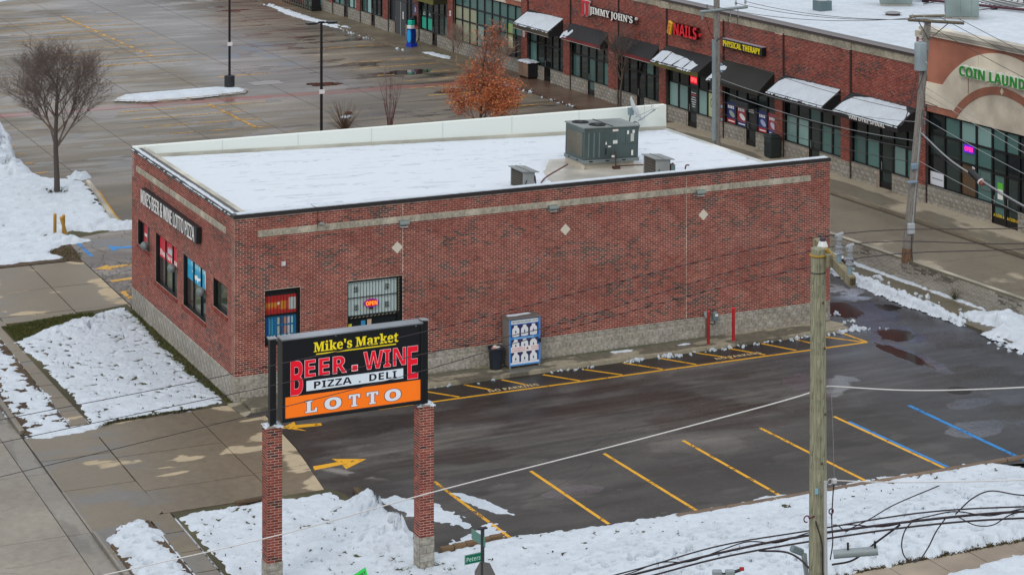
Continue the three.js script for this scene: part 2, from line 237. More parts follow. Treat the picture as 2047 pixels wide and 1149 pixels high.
{ // everything beyond: one sheet to the horizon
  const g = new THREE.PlaneGeometry(3000, 3000); g.rotateX(-Math.PI / 2); g.translate(0, -.22, 0);
  tag(obj('ground', g, S('#8d8b82', { map: tStain, roughness: 1 })), 'ground that carries lots and streets', null, null, 'structure');
}
tag(obj('street', flat([[-7, 23.2], [70, 23.2], [70, 33], [-7, 33]], -.2, -.03), S('#5f5e5c', { map: tStain, roughness: .7 })), 'side street below the bottom right sidewalk', null, null, 'structure');
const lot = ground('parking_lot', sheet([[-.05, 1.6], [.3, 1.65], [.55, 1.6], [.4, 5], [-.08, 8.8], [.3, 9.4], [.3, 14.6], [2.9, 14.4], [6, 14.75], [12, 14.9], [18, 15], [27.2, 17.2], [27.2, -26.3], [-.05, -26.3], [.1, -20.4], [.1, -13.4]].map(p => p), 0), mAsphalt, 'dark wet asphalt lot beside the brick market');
const back = ground('parking_lot', (() => { const g = new THREE.PlaneGeometry(45, 6.8, 1, 40).rotateX(-Math.PI / 2).translate(10.5, 0, -29.6), p = g.attributes.position; for (let i = 0; i < p.count; i++) p.setY(i, hG(p.getX(i), p.getZ(i)) + .004); g.computeVertexNormals(); return g; })(), mLot, 'brown concrete parking lot behind the market');
{ // slabs of the back lot
  const xs = [-11.5, -6.5, -1.2, 3.02, 7.24, 11.4, 15.55, 19.7, 23.85, 28, 32.6], zs = []; for (let z = -33; z > -111; z -= 4.55) zs.push(z);
  for (let i = 0; i < xs.length - 1; i++) for (let j = 0; j < zs.length - 1; j++) { const d = R(-.003, .003), g = bb(xs[i] + .022, xs[i + 1] - .022, .5, .8 + d, zs[j + 1] + .02, zs[j] - .02); ground('slab', g, mLot, null, back); }
  obj('joint_bed', bb(-11.5, 32.6, .3, .79, -110, -33), S('#574e45', { roughness: .9 }), back);
  const lay = (name, pts, m, y = .809) => obj(name, flat(pts, y - .004, y), m, back);
  for (const [a, b] of [[[15.75, -92], [16.45, -68.3]], [[14.42, -51.2], [14.62, -42.5]]]) lay('parking_line', line(a, b, .2), Mt.yellowWorn);
  for (const z of [-50.15, -47.65, -45.1, -42.7]) lay('parking_line', line([9.2, z], [z < -50 ? 17.6 : 15.6, z + .08], .15), Mt.yellowWorn);
  for (let z = -91; z < -66; z += 2.65) lay('parking_line', line([9.5, z], [19.5, z + .05], .15), Mt.yellowWorn);
  for (let i = 0; i < 5; i++) lay('parking_line', line([11.2 + i * .8, -66.6], [11.5 + i * .8, -67.1], .16), Mt.yellowWorn);
  lay('parking_line', line([10.6, -66.9], [14.6, -66.95], .1), Mt.yellowWorn);
  for (const z of [-43, -40.65, -38.05, -35.52]) lay('parking_line', line([-1.8, z], [1.95, z + .04], .14), Mt.yellowWorn);
  for (const z of [-68.4, -61.9, -59.3, -56.3, -53.6, -51, -48.2, -45.5, -42.8]) lay('parking_line', line([26.8, z + .1], [32.2, z], .16), Mt.yellowWorn);
  lay('parking_line', line([17.8, -59.7], [21.2, -59.9], .22), Mt.yellowWorn);
}
{ // painted marks on the market's own lot
  const lay = (name, pts, m = Mt.yellow, y = .005) => obj(name, flat(pts, y - .004, y), m, lot);
  for (const [a, b] of [[[3.04, 9.48], [3.2, 14.4]], [[5.96, 9.85], [6.08, 14.6]], [[8.63, 9.37], [8.78, 14.7]], [[11.38, 9.31], [11.53, 14.7]], [[14.15, 9.28], [14.43, 14.7]], [[16.88, 9.28], [17.16, 14.8]]]) lay('parking_line', line(a, b, .11));
  lay('parking_line', line([17.02, 9.9], [17.3, 14.7], .12), Mt.blue); lay('parking_line', line([19.7, 9.34], [19.76, 16.2], .15), Mt.blue);
  lay('parking_line', line([4, 2.53], [22.6, 2.68], .11));
  for (const [a, b] of [[[6.1, 1.42], [6.88, 2.43]], [[7.55, 1.28], [8.13, 2.15]], [[8.92, 1.3], [9.49, 2.24]], [[10.43, 1.36], [11.25, 2.5]], [[11.9, 1.34], [12.85, 2.5]], [[13.52, 1.28], [14.41, 2.5]], [[14.93, 1.3], [15.72, 2.5]], [[16.39, 1.27], [17.25, 2.4]], [[17.73, 1.31], [18.49, 2.5]], [[19.1, 1.25], [19.76, 2.5]], [[20.5, 1.34], [20.96, 2.56]], [[21.5, 1.35], [22.5, 2.62]], [[22.45, 1.4], [22.62, 2.66]]]) lay('parking_line', line(a, b, .1), Mt.yellow, .006);
  lay('arrow', [[.55, 3.02], [1.15, 2.58], [1.08, 2.92], [1.86, 3.06], [1.82, 3.3], [1.0, 3.2], [1.2, 3.6]].reverse()); lay('arrow', [[.28, 6.78], [1.08, 6.72], [1.02, 6.38], [1.95, 6.83], [1.09, 7.4], [1.12, 6.99], [.22, 7.1]].reverse());
  lay('parking_line', line([.66, -25.9], [.62, -21.5], .16), Mt.blue); lay('arrow', [[1.7, -23.1], [1.95, -22.7], [2.9, -22.5], [2.9, -22.2], [1.95, -22.3], [1.6, -22]].reverse(), Mt.blue);
  lay('arrow', [[.2, -19.3], [.9, -19.85], [.8, -19.5], [2.2, -19.55], [2.2, -19.2], [.8, -19.15], [.9, -18.8]].reverse(), Mt.yellowWorn); lay('parking_line', line([.3, -17.1], [1.9, -17.3], .3), Mt.yellowWorn);
  lay('parking_line', line([.25, -15.3], [1, -15.4], .2), Mt.yellowWorn); lay('parking_line', line([.3, -15.3], [.35, -14], .2), Mt.yellowWorn, .006);
  for (const [x, z] of [[7.7, 2.36], [16.35, 2.3]]) { const g = new THREE.PlaneGeometry(2.4, .36).rotateX(-Math.PI / 2).translate(x + 1.2, .008, z - .08); g.userData.keep = true;
    const t = canvas(512, 80, (c, w, h) => { c.clearRect(0, 0, w, h); c.fillStyle = '#c9b287'; c.font = 'bold 74px sans-serif'; c.textAlign = 'center'; c.setTransform(.86, 0, 0, 1, 36, 0); c.fillText('NO PARKING', w / 2, 67); c.setTransform(1, 0, 0, 1, 0, 0); c.globalCompositeOperation = 'destination-out'; for (let i = 0; i < 700; i++) { c.fillStyle = `rgba(0,0,0,${R(.2, .9)})`; c.fillRect(R(0, w), R(0, h), R(1, 9), R(1, 5)); } });
    obj('lettering', g, new THREE.MeshStandardMaterial({ map: t, transparent: true, alphaTest: .3, roughness: .6 }), lot); }
}
const wavy = (cx, cz, rx, rz, s, n = 90) => { const o = []; for (let i = 0; i < n; i++) { const a = i / n * 6.2832, k = .45 + 1.1 * fbm(Math.cos(a) * 2.2 + s, Math.sin(a) * 2.2 + s * 3, 4); o.push([cx + Math.cos(a) * rx * k, cz + Math.sin(a) * rz * k]); } return o.reverse(); };
const mPuddle = S('#262222', { roughness: .1 });
for (const [cx, cz, rx, rz, s, label] of [[24.1, -1.1, .95, 1.2, 1, 'reflecting puddle at the right rear corner of the brick market'], [24.1, 2.2, .75, .8, 2, 'round puddle beside the yellow corner lines'], [22.9, 4.4, .3, 1.7, 3, 'long bright puddle trailing off the yellow corner'], [26, -.9, .42, .5, 4, 'small dark puddle by the snowy kerb strip'], [1.9, -23.5, .9, .8, 7, 'puddle on the cracked asphalt behind the market']])
  tag(obj('puddle', sheet(wavy(cx, cz, rx, rz, s), .0025 + hG(cx, cz)), mPuddle), label, null, null, 'structure');
for (const [cx, cz, rx, rz, s, label] of [[19.8, -56.4, 1.2, .8, 11, 'muddy puddle near the snowy parking island'], [22.7, -54.5, 1.1, .7, 12, 'dark puddle behind the nearer light pole'], [29.2, -56.6, 1.5, .8, 13, 'long puddle reflecting the shop windows'], [9.4, -83.5, .9, .6, 14, 'small puddle at the far left of the back lot']])
  tag(obj('puddle', sheet(wavy(cx, cz, rx, rz, s), .8115), S('#3a2f28', { roughness: .04 })), label, null, null, 'structure');

{ // pavement and drive slabs on the left
  const ap = tag(part('pavement', scene), 'wet concrete drive and pavement slabs left of the market', null, null, 'structure'); ap.name = numbered('pavement');
  const slab = pts => ground('slab', flat(pts, -.15, R(-.003, .002)), mApron, null, ap), g = .02;
  const q = (x0, x1, z0, z1) => slab([[x0 + g, z0 + g], [x1 - g, z0 + g], [x1 - g, z1 - g], [x0 + g, z1 - g]]);
  q(-6.95, -4.8, .65, 3); q(-6.95, -4.8, 3, 5.8); slab([[-6.95, 5.81], [-4.81, 5.81], [-4.76, 8.5], [-5.4, 9.3], [-6.6, 12.6], [-6.95, 12.6]]);
  q(-4.8, -1.5, .2, 3.55); q(-4.8, -1.5, 3.55, 6.72); q(-4.8, -1.5, 6.72, 8.7); slab([[-1.49, .1], [-.2, .1], [.45, .4], [.52, 1.62], [-1.49, 1.68]]); slab([[-1.49, 1.71], [.52, 1.66], [.36, 5], [.2, 6.5], [-1.49, 6.6]]); slab([[-1.49, 6.63], [.19, 6.53], [-.08, 8.75], [-1.49, 8.75]]);
  q(-5.35, -4.75, -13, -9); for (let z = -9; z < .1; z += 1.5) q(-5.35, -4.75, z, z + 1.5); for (let z = 8.7; z < 20; z += 1.5) q(-5.25, -4.6, z, z + 1.5);
  for (const [a, b] of [[-6.9, -4.8], [-4.8, -2.05], [-2.05, .08]]) { q(a, b, -21, -17.1); q(a, b, -17.1, -13.5); q(a, b, -13.5, -12.6 - (b < 0 ? 0 : .5)); }
  obj('slab_bed', bb(-7, -.06, -.2, -.05, -21.5, 14), S('#3a352f', { roughness: 1 }), ap);
  const st = tag(part('street', scene), 'grey concrete street with gutter at the left edge', null, null, 'structure'); st.name = numbered('street');
  for (let z = -22; z < 30; z += 5.2) { for (const x of [-11.6, -15.6, -19.6, -23.6]) ground('slab', bb(x + .012, x + 3.988, -.2, -.012, z + .012, z + 5.188), mApron, null, st); ground('gutter', bb(-7.58, -6.97, -.2, -.03, z + .01, z + 5.19), mApron, null, st); }
  obj('slab_bed', bb(-30, -6.97, -.215, -.1, -24, 32), S('#3a352f', { roughness: 1 }), st);
  for (const [z0, z1] of [[-11, .1], [9.4, 26]]) for (let z = z0; z < z1 - .2; z += 1.8) ground('kerb', bb(-6.96, -6.8, -.2, .08, z, Math.min(z + 1.79, z1)), mApron, null, st);
}
{ // raised walk along the market's long wall
  const w = tag(part('sidewalk', scene), 'narrow raised concrete walk along the long brick wall', null, null, 'structure'); w.name = numbered('sidewalk');
  const mw = plan(-1, 24, -.5, 1.6, 1024, 96, (x, z) => { const n = fbm(x * .8, z * 1.6, 5), f = fbm(x * 7, z * 7, 2), wet = sm(.4, .5, n + .06 - .18 * sm(.9, 1.15, z)); let v = mix(150, 100, wet) + (f - .5) * 24 + (hash(Math.round(x * 40), Math.round(z * 40)) - .5) * 10; const alg = sm(.5, .66, fbm(x * .6 + 4, z * 2, 3)) * sm(.5, 0, z); return [v * 1.03 - alg * 22, v * .985 - alg * 12, v * .86 - alg * 22, mix(.85, .42, wet)]; });
  for (let i = 0; i < 15; i++) { const x = .2 + i * 1.515; ground('slab', i < 14 ? bb(x + .008, x + 1.507, -.1, .12 + R(-.004, .004), .02, 1.2) : flat([[x + .008, .02], [22.7, .02], [22.95, .6], [22.8, 1.2], [x + .008, 1.2]].reverse(), -.1, .12), mw, null, w); }
  ground('slab', flat([[-.25, .05], [.19, .05], [.19, 1.2], [-.15, 1.6]].reverse(), -.1, .04), mw, null, w);
  const mWalk = S('#a39482', { map: tStain, roughness: .6 });
  const b = tag(part('sidewalk', scene), 'concrete sidewalk slabs at the bottom right below the snow bank', null, null, 'structure'); b.name = numbered('sidewalk');
  for (let x = -4; x < 20; x += 1.27) obj('slab', bb(x + .01, x + 1.26, -.15, .02 + R(-.004, .004), 20.42, 21.75), mWalk, b);
}
// ---------------------------------------------------------------- lawns and snow
function sdf(poly, x, z) { let d = 1e9, ins = false; for (let i = 0, j = poly.length - 1; i < poly.length; j = i++) { const [ax, az] = poly[i], [bx2, bz] = poly[j]; const ex = bx2 - ax, ez = bz - az, wx = x - ax, wz = z - az, t = clamp((wx * ex + wz * ez) / (ex * ex + ez * ez + 1e-9)); d = Math.min(d, Math.hypot(wx - ex * t, wz - ez * t)); if ((az > z) !== (bz > z) && x < (bx2 - ax) * (z - az) / (bz - az) + ax) ins = !ins; } return ins ? d : -d; }
function snowGeo(poly, o = {}) {
  const { specks = .4, res = .08, th = .05, edge = .3, rag = .16, ragF = 2.2, lump = .016, lf = 3, holes = 0, hf = 5, base = hG, heap = null } = o;
  const xs = poly.map(p => p[0]), zs = poly.map(p => p[1]), x0 = Math.min(...xs) - .3, x1 = Math.max(...xs) + .3, z0 = Math.min(...zs) - .3, z1 = Math.max(...zs) + .3;
  const nx = Math.ceil((x1 - x0) / res), nz = Math.ceil((z1 - z0) / res), pos = [], dd = [], idx = [];
  for (let j = 0; j <= nz; j++) for (let i = 0; i <= nx; i++) {
    const x = x0 + i * res + (hash(i, j) - .5) * res * .5, z = z0 + j * res + (hash(j + 9, i) - .5) * res * .5;
    let d = sdf(poly, x, z) + rag * 2 * (fbm(x * ragF, z * ragF, 4) - .5) + rag * .9 * (vn(x * 7, z * 7) - .5), h;
    if (d > 0) { const e = sm(0, edge, d); h = e * th + e * lump * 2 * (fbm(x * lf, z * lf, 4) - .42) + e * .008 * (fbm(x * 14, z * 14, 2) - .5); if (heap) h += heap(x, z, d) * e; if (holes) { const f = fbm(x * hf + 5, z * hf - 3, 3), k = sm(1 - holes, 1 - holes + .05, f); h = mix(h, -.025, k); if (specks && d < 2.5 + 3 * vn(x, z)) h = mix(h, -.02, sm(.73, .78, fbm(x * 6.5 + 31, z * 6.5, 2)) * specks * 1.6); } } else h = Math.max(d * .35, -.05);
    pos.push(x, base(x, z) + h, z); dd.push(d);
  }
  for (let j = 0; j < nz; j++) for (let i = 0; i < nx; i++) { const a = j * (nx + 1) + i, b = a + 1, c = a + nx + 1, e = c + 1; if (Math.max(dd[a], dd[b], dd[c], dd[e]) > -res) idx.push(a, c, b, b, c, e); }
  const g = new THREE.BufferGeometry(); g.setAttribute('position', new THREE.Float32BufferAttribute(pos, 3)); g.setIndex(idx); g.computeVertexNormals();
  const uv = new Float32Array(pos.length / 3 * 2); for (let i = 0; i < uv.length / 2; i++) { uv[2 * i] = pos[3 * i]; uv[2 * i + 1] = pos[3 * i + 2]; } g.setAttribute('uv', new THREE.BufferAttribute(uv, 2)); g.userData.raw = true; return g;
}
const snow = (label, poly, o = {}) => tag(obj('snow', snowGeo(poly, o), Mt.snow), label, null, null, 'stuff');
const lawnMesh = (label, poly, m = Mt.lawn, y = .012) => tag(obj('lawn', sheet(poly, y), m), label, null, null, 'structure');
const P1 = [[-5.0, -10.2], [-4.1, -10.75], [-3.1, -11.5], [-1.95, -11.6], [-1.5, -12.3], [-1.05, -12.75], [-.2, -13.05], [-.1, -12], [-.2, -9], [-.3, -5.8], [-.26, -2.6], [-.15, -.1], [-1.13, 0], [-2.3, .12], [-3.9, .2], [-4.7, .5], [-4.72, -3.2], [-4.76, -6.3]];
const heaps = list => (x, z) => list.reduce((s, [cx, cz, r, h, f = 3.2]) => { const d = Math.hypot(x - cx, z - cz) / r; return s + (d < 1 ? h * (1 - d * d) * (.45 + 1.1 * fbm(x * f, z * f, 4)) : 0); }, 0);
lawnMesh('lawn strip under the snow beside the front brick wall', [[-5, -12.3], [-2.5, -12.85], [-1.6, -13], [-.02, -13.4], [-.02, .02], [-4.75, .4]]);
snow('smooth snow on the lawn below the shop windows', P1, { res: .06, holes: .31, hf: 4.2, heap: heaps([[-1.6, -11.2, 1.2, .22, 5], [-3, -10.7, 1.3, .14, 5]]) });
snow('trampled snow strip between the side pavement and the street', [[-6.85, -11], [-5.45, -11], [-5.42, -8.3], [-5.42, -4.6], [-5.35, -1], [-5.3, .5], [-5.7, .75], [-6.6, .5], [-6.8, 0]], { res: .07, holes: .39, hf: 3.2, rag: .26 });
snow('thin ploughed snow ridge across the head of the concrete drive', [[-6.75, .35], [-5.9, .25], [-5.2, .3], [-4.6, .1], [-4.2, .35], [-4.7, .7], [-5.3, .85], [-6.2, .95], [-6.75, .7]], { res: .05, th: .06, edge: .1, rag: .14, ragF: 4, lump: .06, lf: 6 });
lawnMesh('strip of lawn between street and pavement', [[-6.8, -11.5], [-5.37, -11.5], [-5.37, .3], [-6.8, .6]], Mt.soil); lawnMesh('strip of lawn by the street below the concrete drive', [[-6.74, 10.5], [-6.35, 9.5], [-5.6, 9.0], [-5.3, 9.05], [-5.27, 26], [-6.78, 26]], Mt.soil);
snow('slushy snow mound at the street corner of the drive', [[-6.75, 11.2], [-6.72, 10], [-6.15, 9.05], [-5.5, 8.75], [-5.25, 10], [-5.3, 11.6], [-5.35, 13.6], [-5.35, 16], [-6.75, 16]], { res: .06, holes: .34, hf: 4, lump: .07, th: .1 });
const P4 = [[-4.55, 9.05], [-3.76, 8.85], [-2.66, 8.95], [-1.9, 8.8], [-.8, 9.0], [.05, 9.0], [.16, 9.9], [.9, 10.2], [.85, 11], [.95, 11.9], [.95, 12.8], [.75, 13.9], [1.1, 14.5], [2.1, 14.5], [3.1, 14.3], [4.4, 14.45], [6, 14.6], [8.8, 14.75], [11.6, 14.6], [12.9, 14.75], [14.5, 14.55], [17, 14.8], [18, 14.7], [18.6, 14.8], [19.4, 15.7], [21, 17.5], [20, 20.3], [15.7, 20.3], [10, 20.4], [-4.5, 20.2]];
lawnMesh('lawn under the snow around the sign pillars', [[-4.58, 8.78], [.1, 8.8], [.32, 9.4], [.32, 14.62], [2.9, 14.42], [6, 14.77], [12, 14.92], [18, 15.02], [22, 17], [20, 20.42], [-4.58, 20.42]]);
snow('wide snow bank around the sign pillars and along the stalls', P4, { res: .07, holes: .29, hf: 5, th: .06, heap: (x, z) => .16 * sm(15.6, 17.8, z) * sm(2, 5, x) + heaps([[.75, 10.9, .8, .42, 4.5], [.9, 12.6, .8, .34, 4.5], [.2, 13, 1.3, .12, 5], [.5, 10.1, .6, .18, 5]])(x, z) });
snow('snow strip beyond the sidewalk at the bottom right', [[11.6, 21.5], [14.7, 21.05], [19, 21], [19, 24.5], [8, 24.5]], { res: .1 });
snow('pale snow left beside the leftmost parking line', [[1.05, 10.2], [1.5, 10.1], [2.55, 11.4], [2.75, 12.6], [2.5, 13.3], [1.9, 12.6], [1.4, 11.6]], { th: .012, edge: .3, rag: .3, lump: .01, res: .05, base: () => .004 });
snow('snow patch lying across the leftmost parking line', [[3.1, 10.6], [3.4, 10.7], [3.9, 12], [4.0, 12.8], [3.6, 12.6], [3.25, 11.6]], { th: .03, edge: .1, rag: .12, res: .04, base: () => .004 });
snow('melting snow at the foot of the leftmost parking line', [[1.7, 14.1], [2.4, 13.7], [2.9, 13.2], [3.3, 13.4], [3.1, 14.3], [2.2, 14.6]], { th: .02, edge: .2, rag: .35, res: .05, base: () => .004 });
const PF = [[-4, -45], [1, -44], [1.3, -41.5], [1.05, -38], [1.1, -36.3], [1.6, -34], [2.95, -32.8], [3.02, -30.9], [2.98, -27.2], [3.5, -26], [2.6, -26.2], [1.6, -25.6], [.9, -26.3], [.25, -25.3], [.55, -24.6], [1.3, -24.3], [.6, -24], [-.1, -23.8], [-.9, -22.7], [-.4, -21.5], [-1.9, -21.6], [-3.2, -21.4], [-8, -21.6], [-8, -45]];
lawnMesh('bare ground along the rear drive', [[-7, -24], [.35, -24.2], [.02, -20.55], [-.5, -21.05], [-7, -21.05]], Mt.soil);
tag(obj('lawn', snowGeo(PF.filter((_, i) => i < 10 || i > 21), { res: .25, th: .03, edge: .1, rag: .02, lump: .01 }), Mt.lawn), 'lawn under the snow round the tall bare tree', null, null, 'structure');
snow('snowy lawn around the tall bare tree', PF, { res: .13, th: .12, holes: .25, hf: 3, heap: heaps([[-.6, -39.5, 2.6, 1.7, 1.8], [.2, -36.4, 1.5, .5, 2.5], [1.7, -26.2, 1.2, .25, 3], [3, -26.2, .9, .25, 3], [.7, -24.6, .9, .22, 4], [-.1, -24.9, .6, .15, 4]]) });
snow('ridge of ploughed snow closing off the rear drive', [[1.5, -26.7], [2.6, -26.9], [3.6, -26.7], [6, -26.6], [6, -25.7], [3.9, -25.6], [2.6, -25.6], [1.5, -25.9]], { th: .22, lump: .12, lf: 3, edge: .25 });
snow('snow clump on the corner of the yellow kerb', [[2.5, -34.2], [3.6, -34.3], [3.5, -33.2], [3, -33], [2.5, -33.4]], { th: .2, lump: .12, lf: 3.5 });
{ const k = tag(part('kerb', scene), 'kerb painted yellow beside the snowy lawn', null, null, 'structure'); k.name = numbered('kerb'); for (let z = -32.4; z < -26.4; z += .75) { const y = hG(0, z + .37), sl = Math.atan((hG(0, z) - hG(0, z + .75)) / .75); obj('kerb_stone', bx(3.1, y + .02, z + .375, .17, .22, .74, 0, sl), S('#c9c2b4', { map: tStain }), k); if (z < -27 && z > -31.6) obj('paint', bx(3.215, y + .05, z + .375, .1, .16, .75, 0, sl), S('#d3a020', { map: tStain, roughness: .7 }), k); } }
{ const k = tag(part('parking_island', scene), 'raised island with the tall light pole in the back lot', null, null, 'structure'); k.name = numbered('parking_island');
  obj('kerb', flat([[9.8, -53.6], [10.5, -54.7], [13.1, -54.9], [16.2, -55.1], [17.9, -54.2], [17.4, -53.2], [14.5, -52.6], [11.5, -52.5]], .75, .93), S('#b9aea2', { map: tStain }), k); }
const sn = (label, poly, o) => snow(label, poly, { base: () => .93, ...o });
sn('snow cap on the parking island', [[9.9, -53.6], [10.5, -54.6], [13.1, -54.8], [16.2, -55], [17.7, -54.1], [17.3, -53.3], [14.5, -52.7], [11.5, -52.6]], { res: .1, th: .14, rag: .05 });
snow('snow strip at the far left edge of the back lot', [[9, -97], [14, -103.5], [22, -106.5], [22, -109], [10, -109], [5, -98]], { base: () => .81, res: .16, th: .2 });
// snow crumbs
const lump = new THREE.IcosahedronGeometry(1, 1); { const p = lump.attributes.position; for (let i = 0; i < p.count; i++) { const k = .7 + .6 * vn(p.getX(i) * 2 + 4, p.getY(i) * 2 + p.getZ(i) * 3); p.setXYZ(i, p.getX(i) * k, p.getY(i) * k, p.getZ(i) * k); } lump.computeVertexNormals(); }
function crumbs(label, pts, name = 'snow', mat = Mt.snow) {       // pts: [x, y, z, size]
  const im = new THREE.InstancedMesh(lump, mat, pts.length), q = new THREE.Quaternion(), e = new THREE.Euler(); pts.forEach(([x, y, z, s], i) => { q.setFromEuler(e.set(R(0, 6), R(0, 6), R(0, 6))); im.setMatrixAt(i, new THREE.Matrix4().compose(new THREE.Vector3(x, y, z), q, new THREE.Vector3(s * R(.8, 1.5), s * R(.5, .8), s * R(.8, 1.3)))); });
  im.name = numbered(name); im.castShadow = im.receiveShadow = true; scene.add(im); return tag(im, label, null, null, 'stuff');
}
{ const p = []; for (const [x, z, n, s] of [[6.4, 1.28, 3, .05], [7.4, 1.2, 4, .05], [8.3, 1.35, 3, .04], [11, 1.28, 5, .06], [11.9, 1.4, 6, .06], [14, 1.3, 18, .07], [15.2, 1.32, 10, .08], [15.9, 1.45, 6, .08], [16.7, 1.3, 6, .06], [17.1, 1.3, 8, .06], [17.9, 1.35, 6, .07], [18.7, 1.4, 5, .06], [19.6, 1.3, 7, .07], [20.4, 1.35, 7, .08], [21.2, 1.3, 10, .09], [22, 1.4, 8, .09], [23, 1.2, 16, .1], [23.3, .2, 5, .08], [23.4, -.8, 4, .07], [24, 1.5, 4, .06]]) for (let i = 0; i < n; i++) p.push([x + R(-.45, .45), .03, z + R(-.12, .12), s * R(.4, 1.2)]); crumbs('crumbs of ploughed snow along the kerb of the long brick wall', p); }
for (const [label, poly] of [['small snow patch on the brick wall walk left of the red bollards', [[13.5, .3], [14.4, .35], [14.3, .55], [13.6, .5]]], ['thin snow streak on the walk by the first red bollard', [[16.05, .5], [16.6, .5], [16.55, .62], [16.1, .6]]]]) snow(label, poly, { base: () => .12, th: .03, edge: .06, rag: .05, ragF: 6, res: .03, lump: .02 });
{ const p = []; for (let i = 0; i < 420; i++) { const z = R(-92, -34); if (fbm(z * .35, 3, 3) < .46) continue; p.push([32.55 + .02 * (z + 50) + R(-.35, .3), .84, z, R(.02, .09)]); } crumbs('broken line of snow crumbs along the shopping plaza kerb', p); }
snow('snow ridge along the far end of the shop walk', [[31.6, -92], [31.2, -86], [31.6, -80], [32.3, -75.5], [32.7, -76], [32.2, -82], [31.9, -92]], { base: () => .81, th: .14, lump: .1, lf: 2, rag: .2, res: .1, edge: .2 });
snow('flat snow patch on the kerb near the blue kiosk', [[32.6, -63.3], [33.4, -63.2], [33.6, -60.6], [33.1, -59.8], [32.7, -61]], { base: () => .92, th: .05, rag: .2, res: .08 });
crumbs('scattered dead leaves and twigs poking through the snow', (() => { const p = []; const put = (n, a, b, c, d) => { for (let i = 0; i < n; i++) p.push([R(a, b), .085 + R(0, .03), R(c, d), R(.01, .028)]); }; put(50, -4.5, -.6, -9, -.3); put(60, -4.3, 0, 9.6, 19); put(90, 2, 19, 15.3, 20); put(30, -6.6, -5.5, -9, 0); return p; })(), 'leaf_litter', S('#3a3126', { roughness: 1 }));
// grass
function grass(label, spots, cols = ['#4a5a22', '#3f4a1e', '#57602c', '#6b6236']) {
  const pos = []; for (let k = 0; k < 4; k++) { const a = R(0, 6.28), l = R(.6, 1); pos.push(Math.cos(a) * .25, 0, Math.sin(a) * .25, Math.cos(a + 2.6) * .25, 0, Math.sin(a + 2.6) * .25, Math.cos(a) * l * .8, l, Math.sin(a) * l * .8); }
  const g = new THREE.BufferGeometry(); g.setAttribute('position', new THREE.Float32BufferAttribute(pos, 3)); g.computeVertexNormals();
  const im = new THREE.InstancedMesh(g, S('#ffffff', { roughness: 1, side: THREE.DoubleSide }), spots.length), c = new THREE.Color(), q = new THREE.Quaternion();
  spots.forEach(([x, y, z, s], i) => { q.setFromAxisAngle(new THREE.Vector3(0, 1, 0), R(0, 6.28)); im.setMatrixAt(i, new THREE.Matrix4().compose(new THREE.Vector3(x, y, z), q, new THREE.Vector3(s, s * R(.6, 1.1), s))); im.setColorAt(i, c.set(pick(cols)).multiplyScalar(R(.7, 1.2))); });
  im.name = numbered('grass'); im.castShadow = im.receiveShadow = true; scene.add(im); return tag(im, label, null, null, 'stuff');
}
const fillPoly = (poly, n, y, s0, s1) => { const o = [], xs = poly.map(p => p[0]), zs = poly.map(p => p[1]); let t = 0; while (o.length < n && t++ < n * 30) { const x = R(Math.min(...xs), Math.max(...xs)), z = R(Math.min(...zs), Math.max(...zs)); if (sdf(poly, x, z) > 0) o.push([x, y, z, R(s0, s1)]); } return o; };
grass('uncovered green grass at the top of the front lawn', fillPoly([[-5, -12.15], [-2.5, -12.85], [-1.5, -12.7], [-1.5, -11.5], [-3, -11.3], [-4.9, -10]], 2600, .01, .05, .1));
grass('strip of green grass along the foot of the front wall', fillPoly([[-.55, -12], [-.03, -12.5], [-.03, -.1], [-.2, -.1], [-.5, -3.5], [-.62, -7]], 1700, .01, .04, .09));
grass('dark grass edge where the front snow meets the drive', fillPoly([[-4.6, .62], [-3.9, .3], [-2.3, .22], [-1.1, .12], [-1.1, -.06], [-2.3, .02], [-3.9, .1], [-4.6, .4]], 500, .01, .03, .07), ['#3a3a1c', '#4a4426', '#2f3018']);
grass('olive grass round the right sign pillar', fillPoly([[-.8, 15.4], [.1, 15.1], [.9, 15.2], [1, 15.9], [.2, 16.5], [-.9, 16.2]], 800, .03, .03, .06));
grass('brown ragged grass along the bottom right sidewalk', fillPoly([[-4, 20.15], [19, 20.1], [19, 20.45], [-4, 20.45]], 1800, .01, .05, .11), ['#4c4026', '#3d3420', '#5a4c2e']);
grass('bare grass by the rear drive', fillPoly([[-1.2, -22.8], [.1, -23.8], [.35, -22], [0, -21], [-.5, -21.1]], 380, .02, .04, .08), ['#4a5a22', '#6b5a36', '#57482c']);
// ---------------------------------------------------------------- the brick market
const font = await new FontLoader().loadAsync('fonts/droid/droid_sans_bold.typeface.json');
const sans = await new FontLoader().loadAsync('fonts/droid/droid_sans_regular.typeface.json');
const serif = await new FontLoader().loadAsync('fonts/droid/droid_serif_bold.typeface.json');
function text(str, w, h, d, f = font, bevel = 0) {               // letters stretched to w x h, standing on y = 0 from x = 0
  const g = new TextGeometry(str, { font: f, size: 1, depth: 1, curveSegments: 4, bevelEnabled: bevel > 0, bevelSize: bevel, bevelThickness: .01, bevelSegments: 1 });
  g.computeBoundingBox(); const b = g.boundingBox; g.translate(-b.min.x, -b.min.y, -b.min.z); return g.scale(w / (b.max.x - b.min.x), h / (b.max.y - b.min.y), d / (b.max.z - b.min.z));
}
const print = (tex, w, h, o = {}) => { const g = new THREE.PlaneGeometry(w, h); g.userData.keep = true; return [g, S('#ffffff', { map: tex, roughness: .5, ...o })]; };
function panel(name, tex, cx, cyy, cz, w, h, parent, ry = 0, o = {}) { const [g, m] = print(tex, w, h, o); if (ry) g.rotateY(ry); g.translate(cx, cyy, cz); return obj(name, g, m, parent); }
const YC = .84, YT = 5.95, YP = 6.07, LX = 22.8, LZ = 12.75;
const market = thing('brick_market', 'low red brick market with snow covered flat roof and grey block base', 'store');
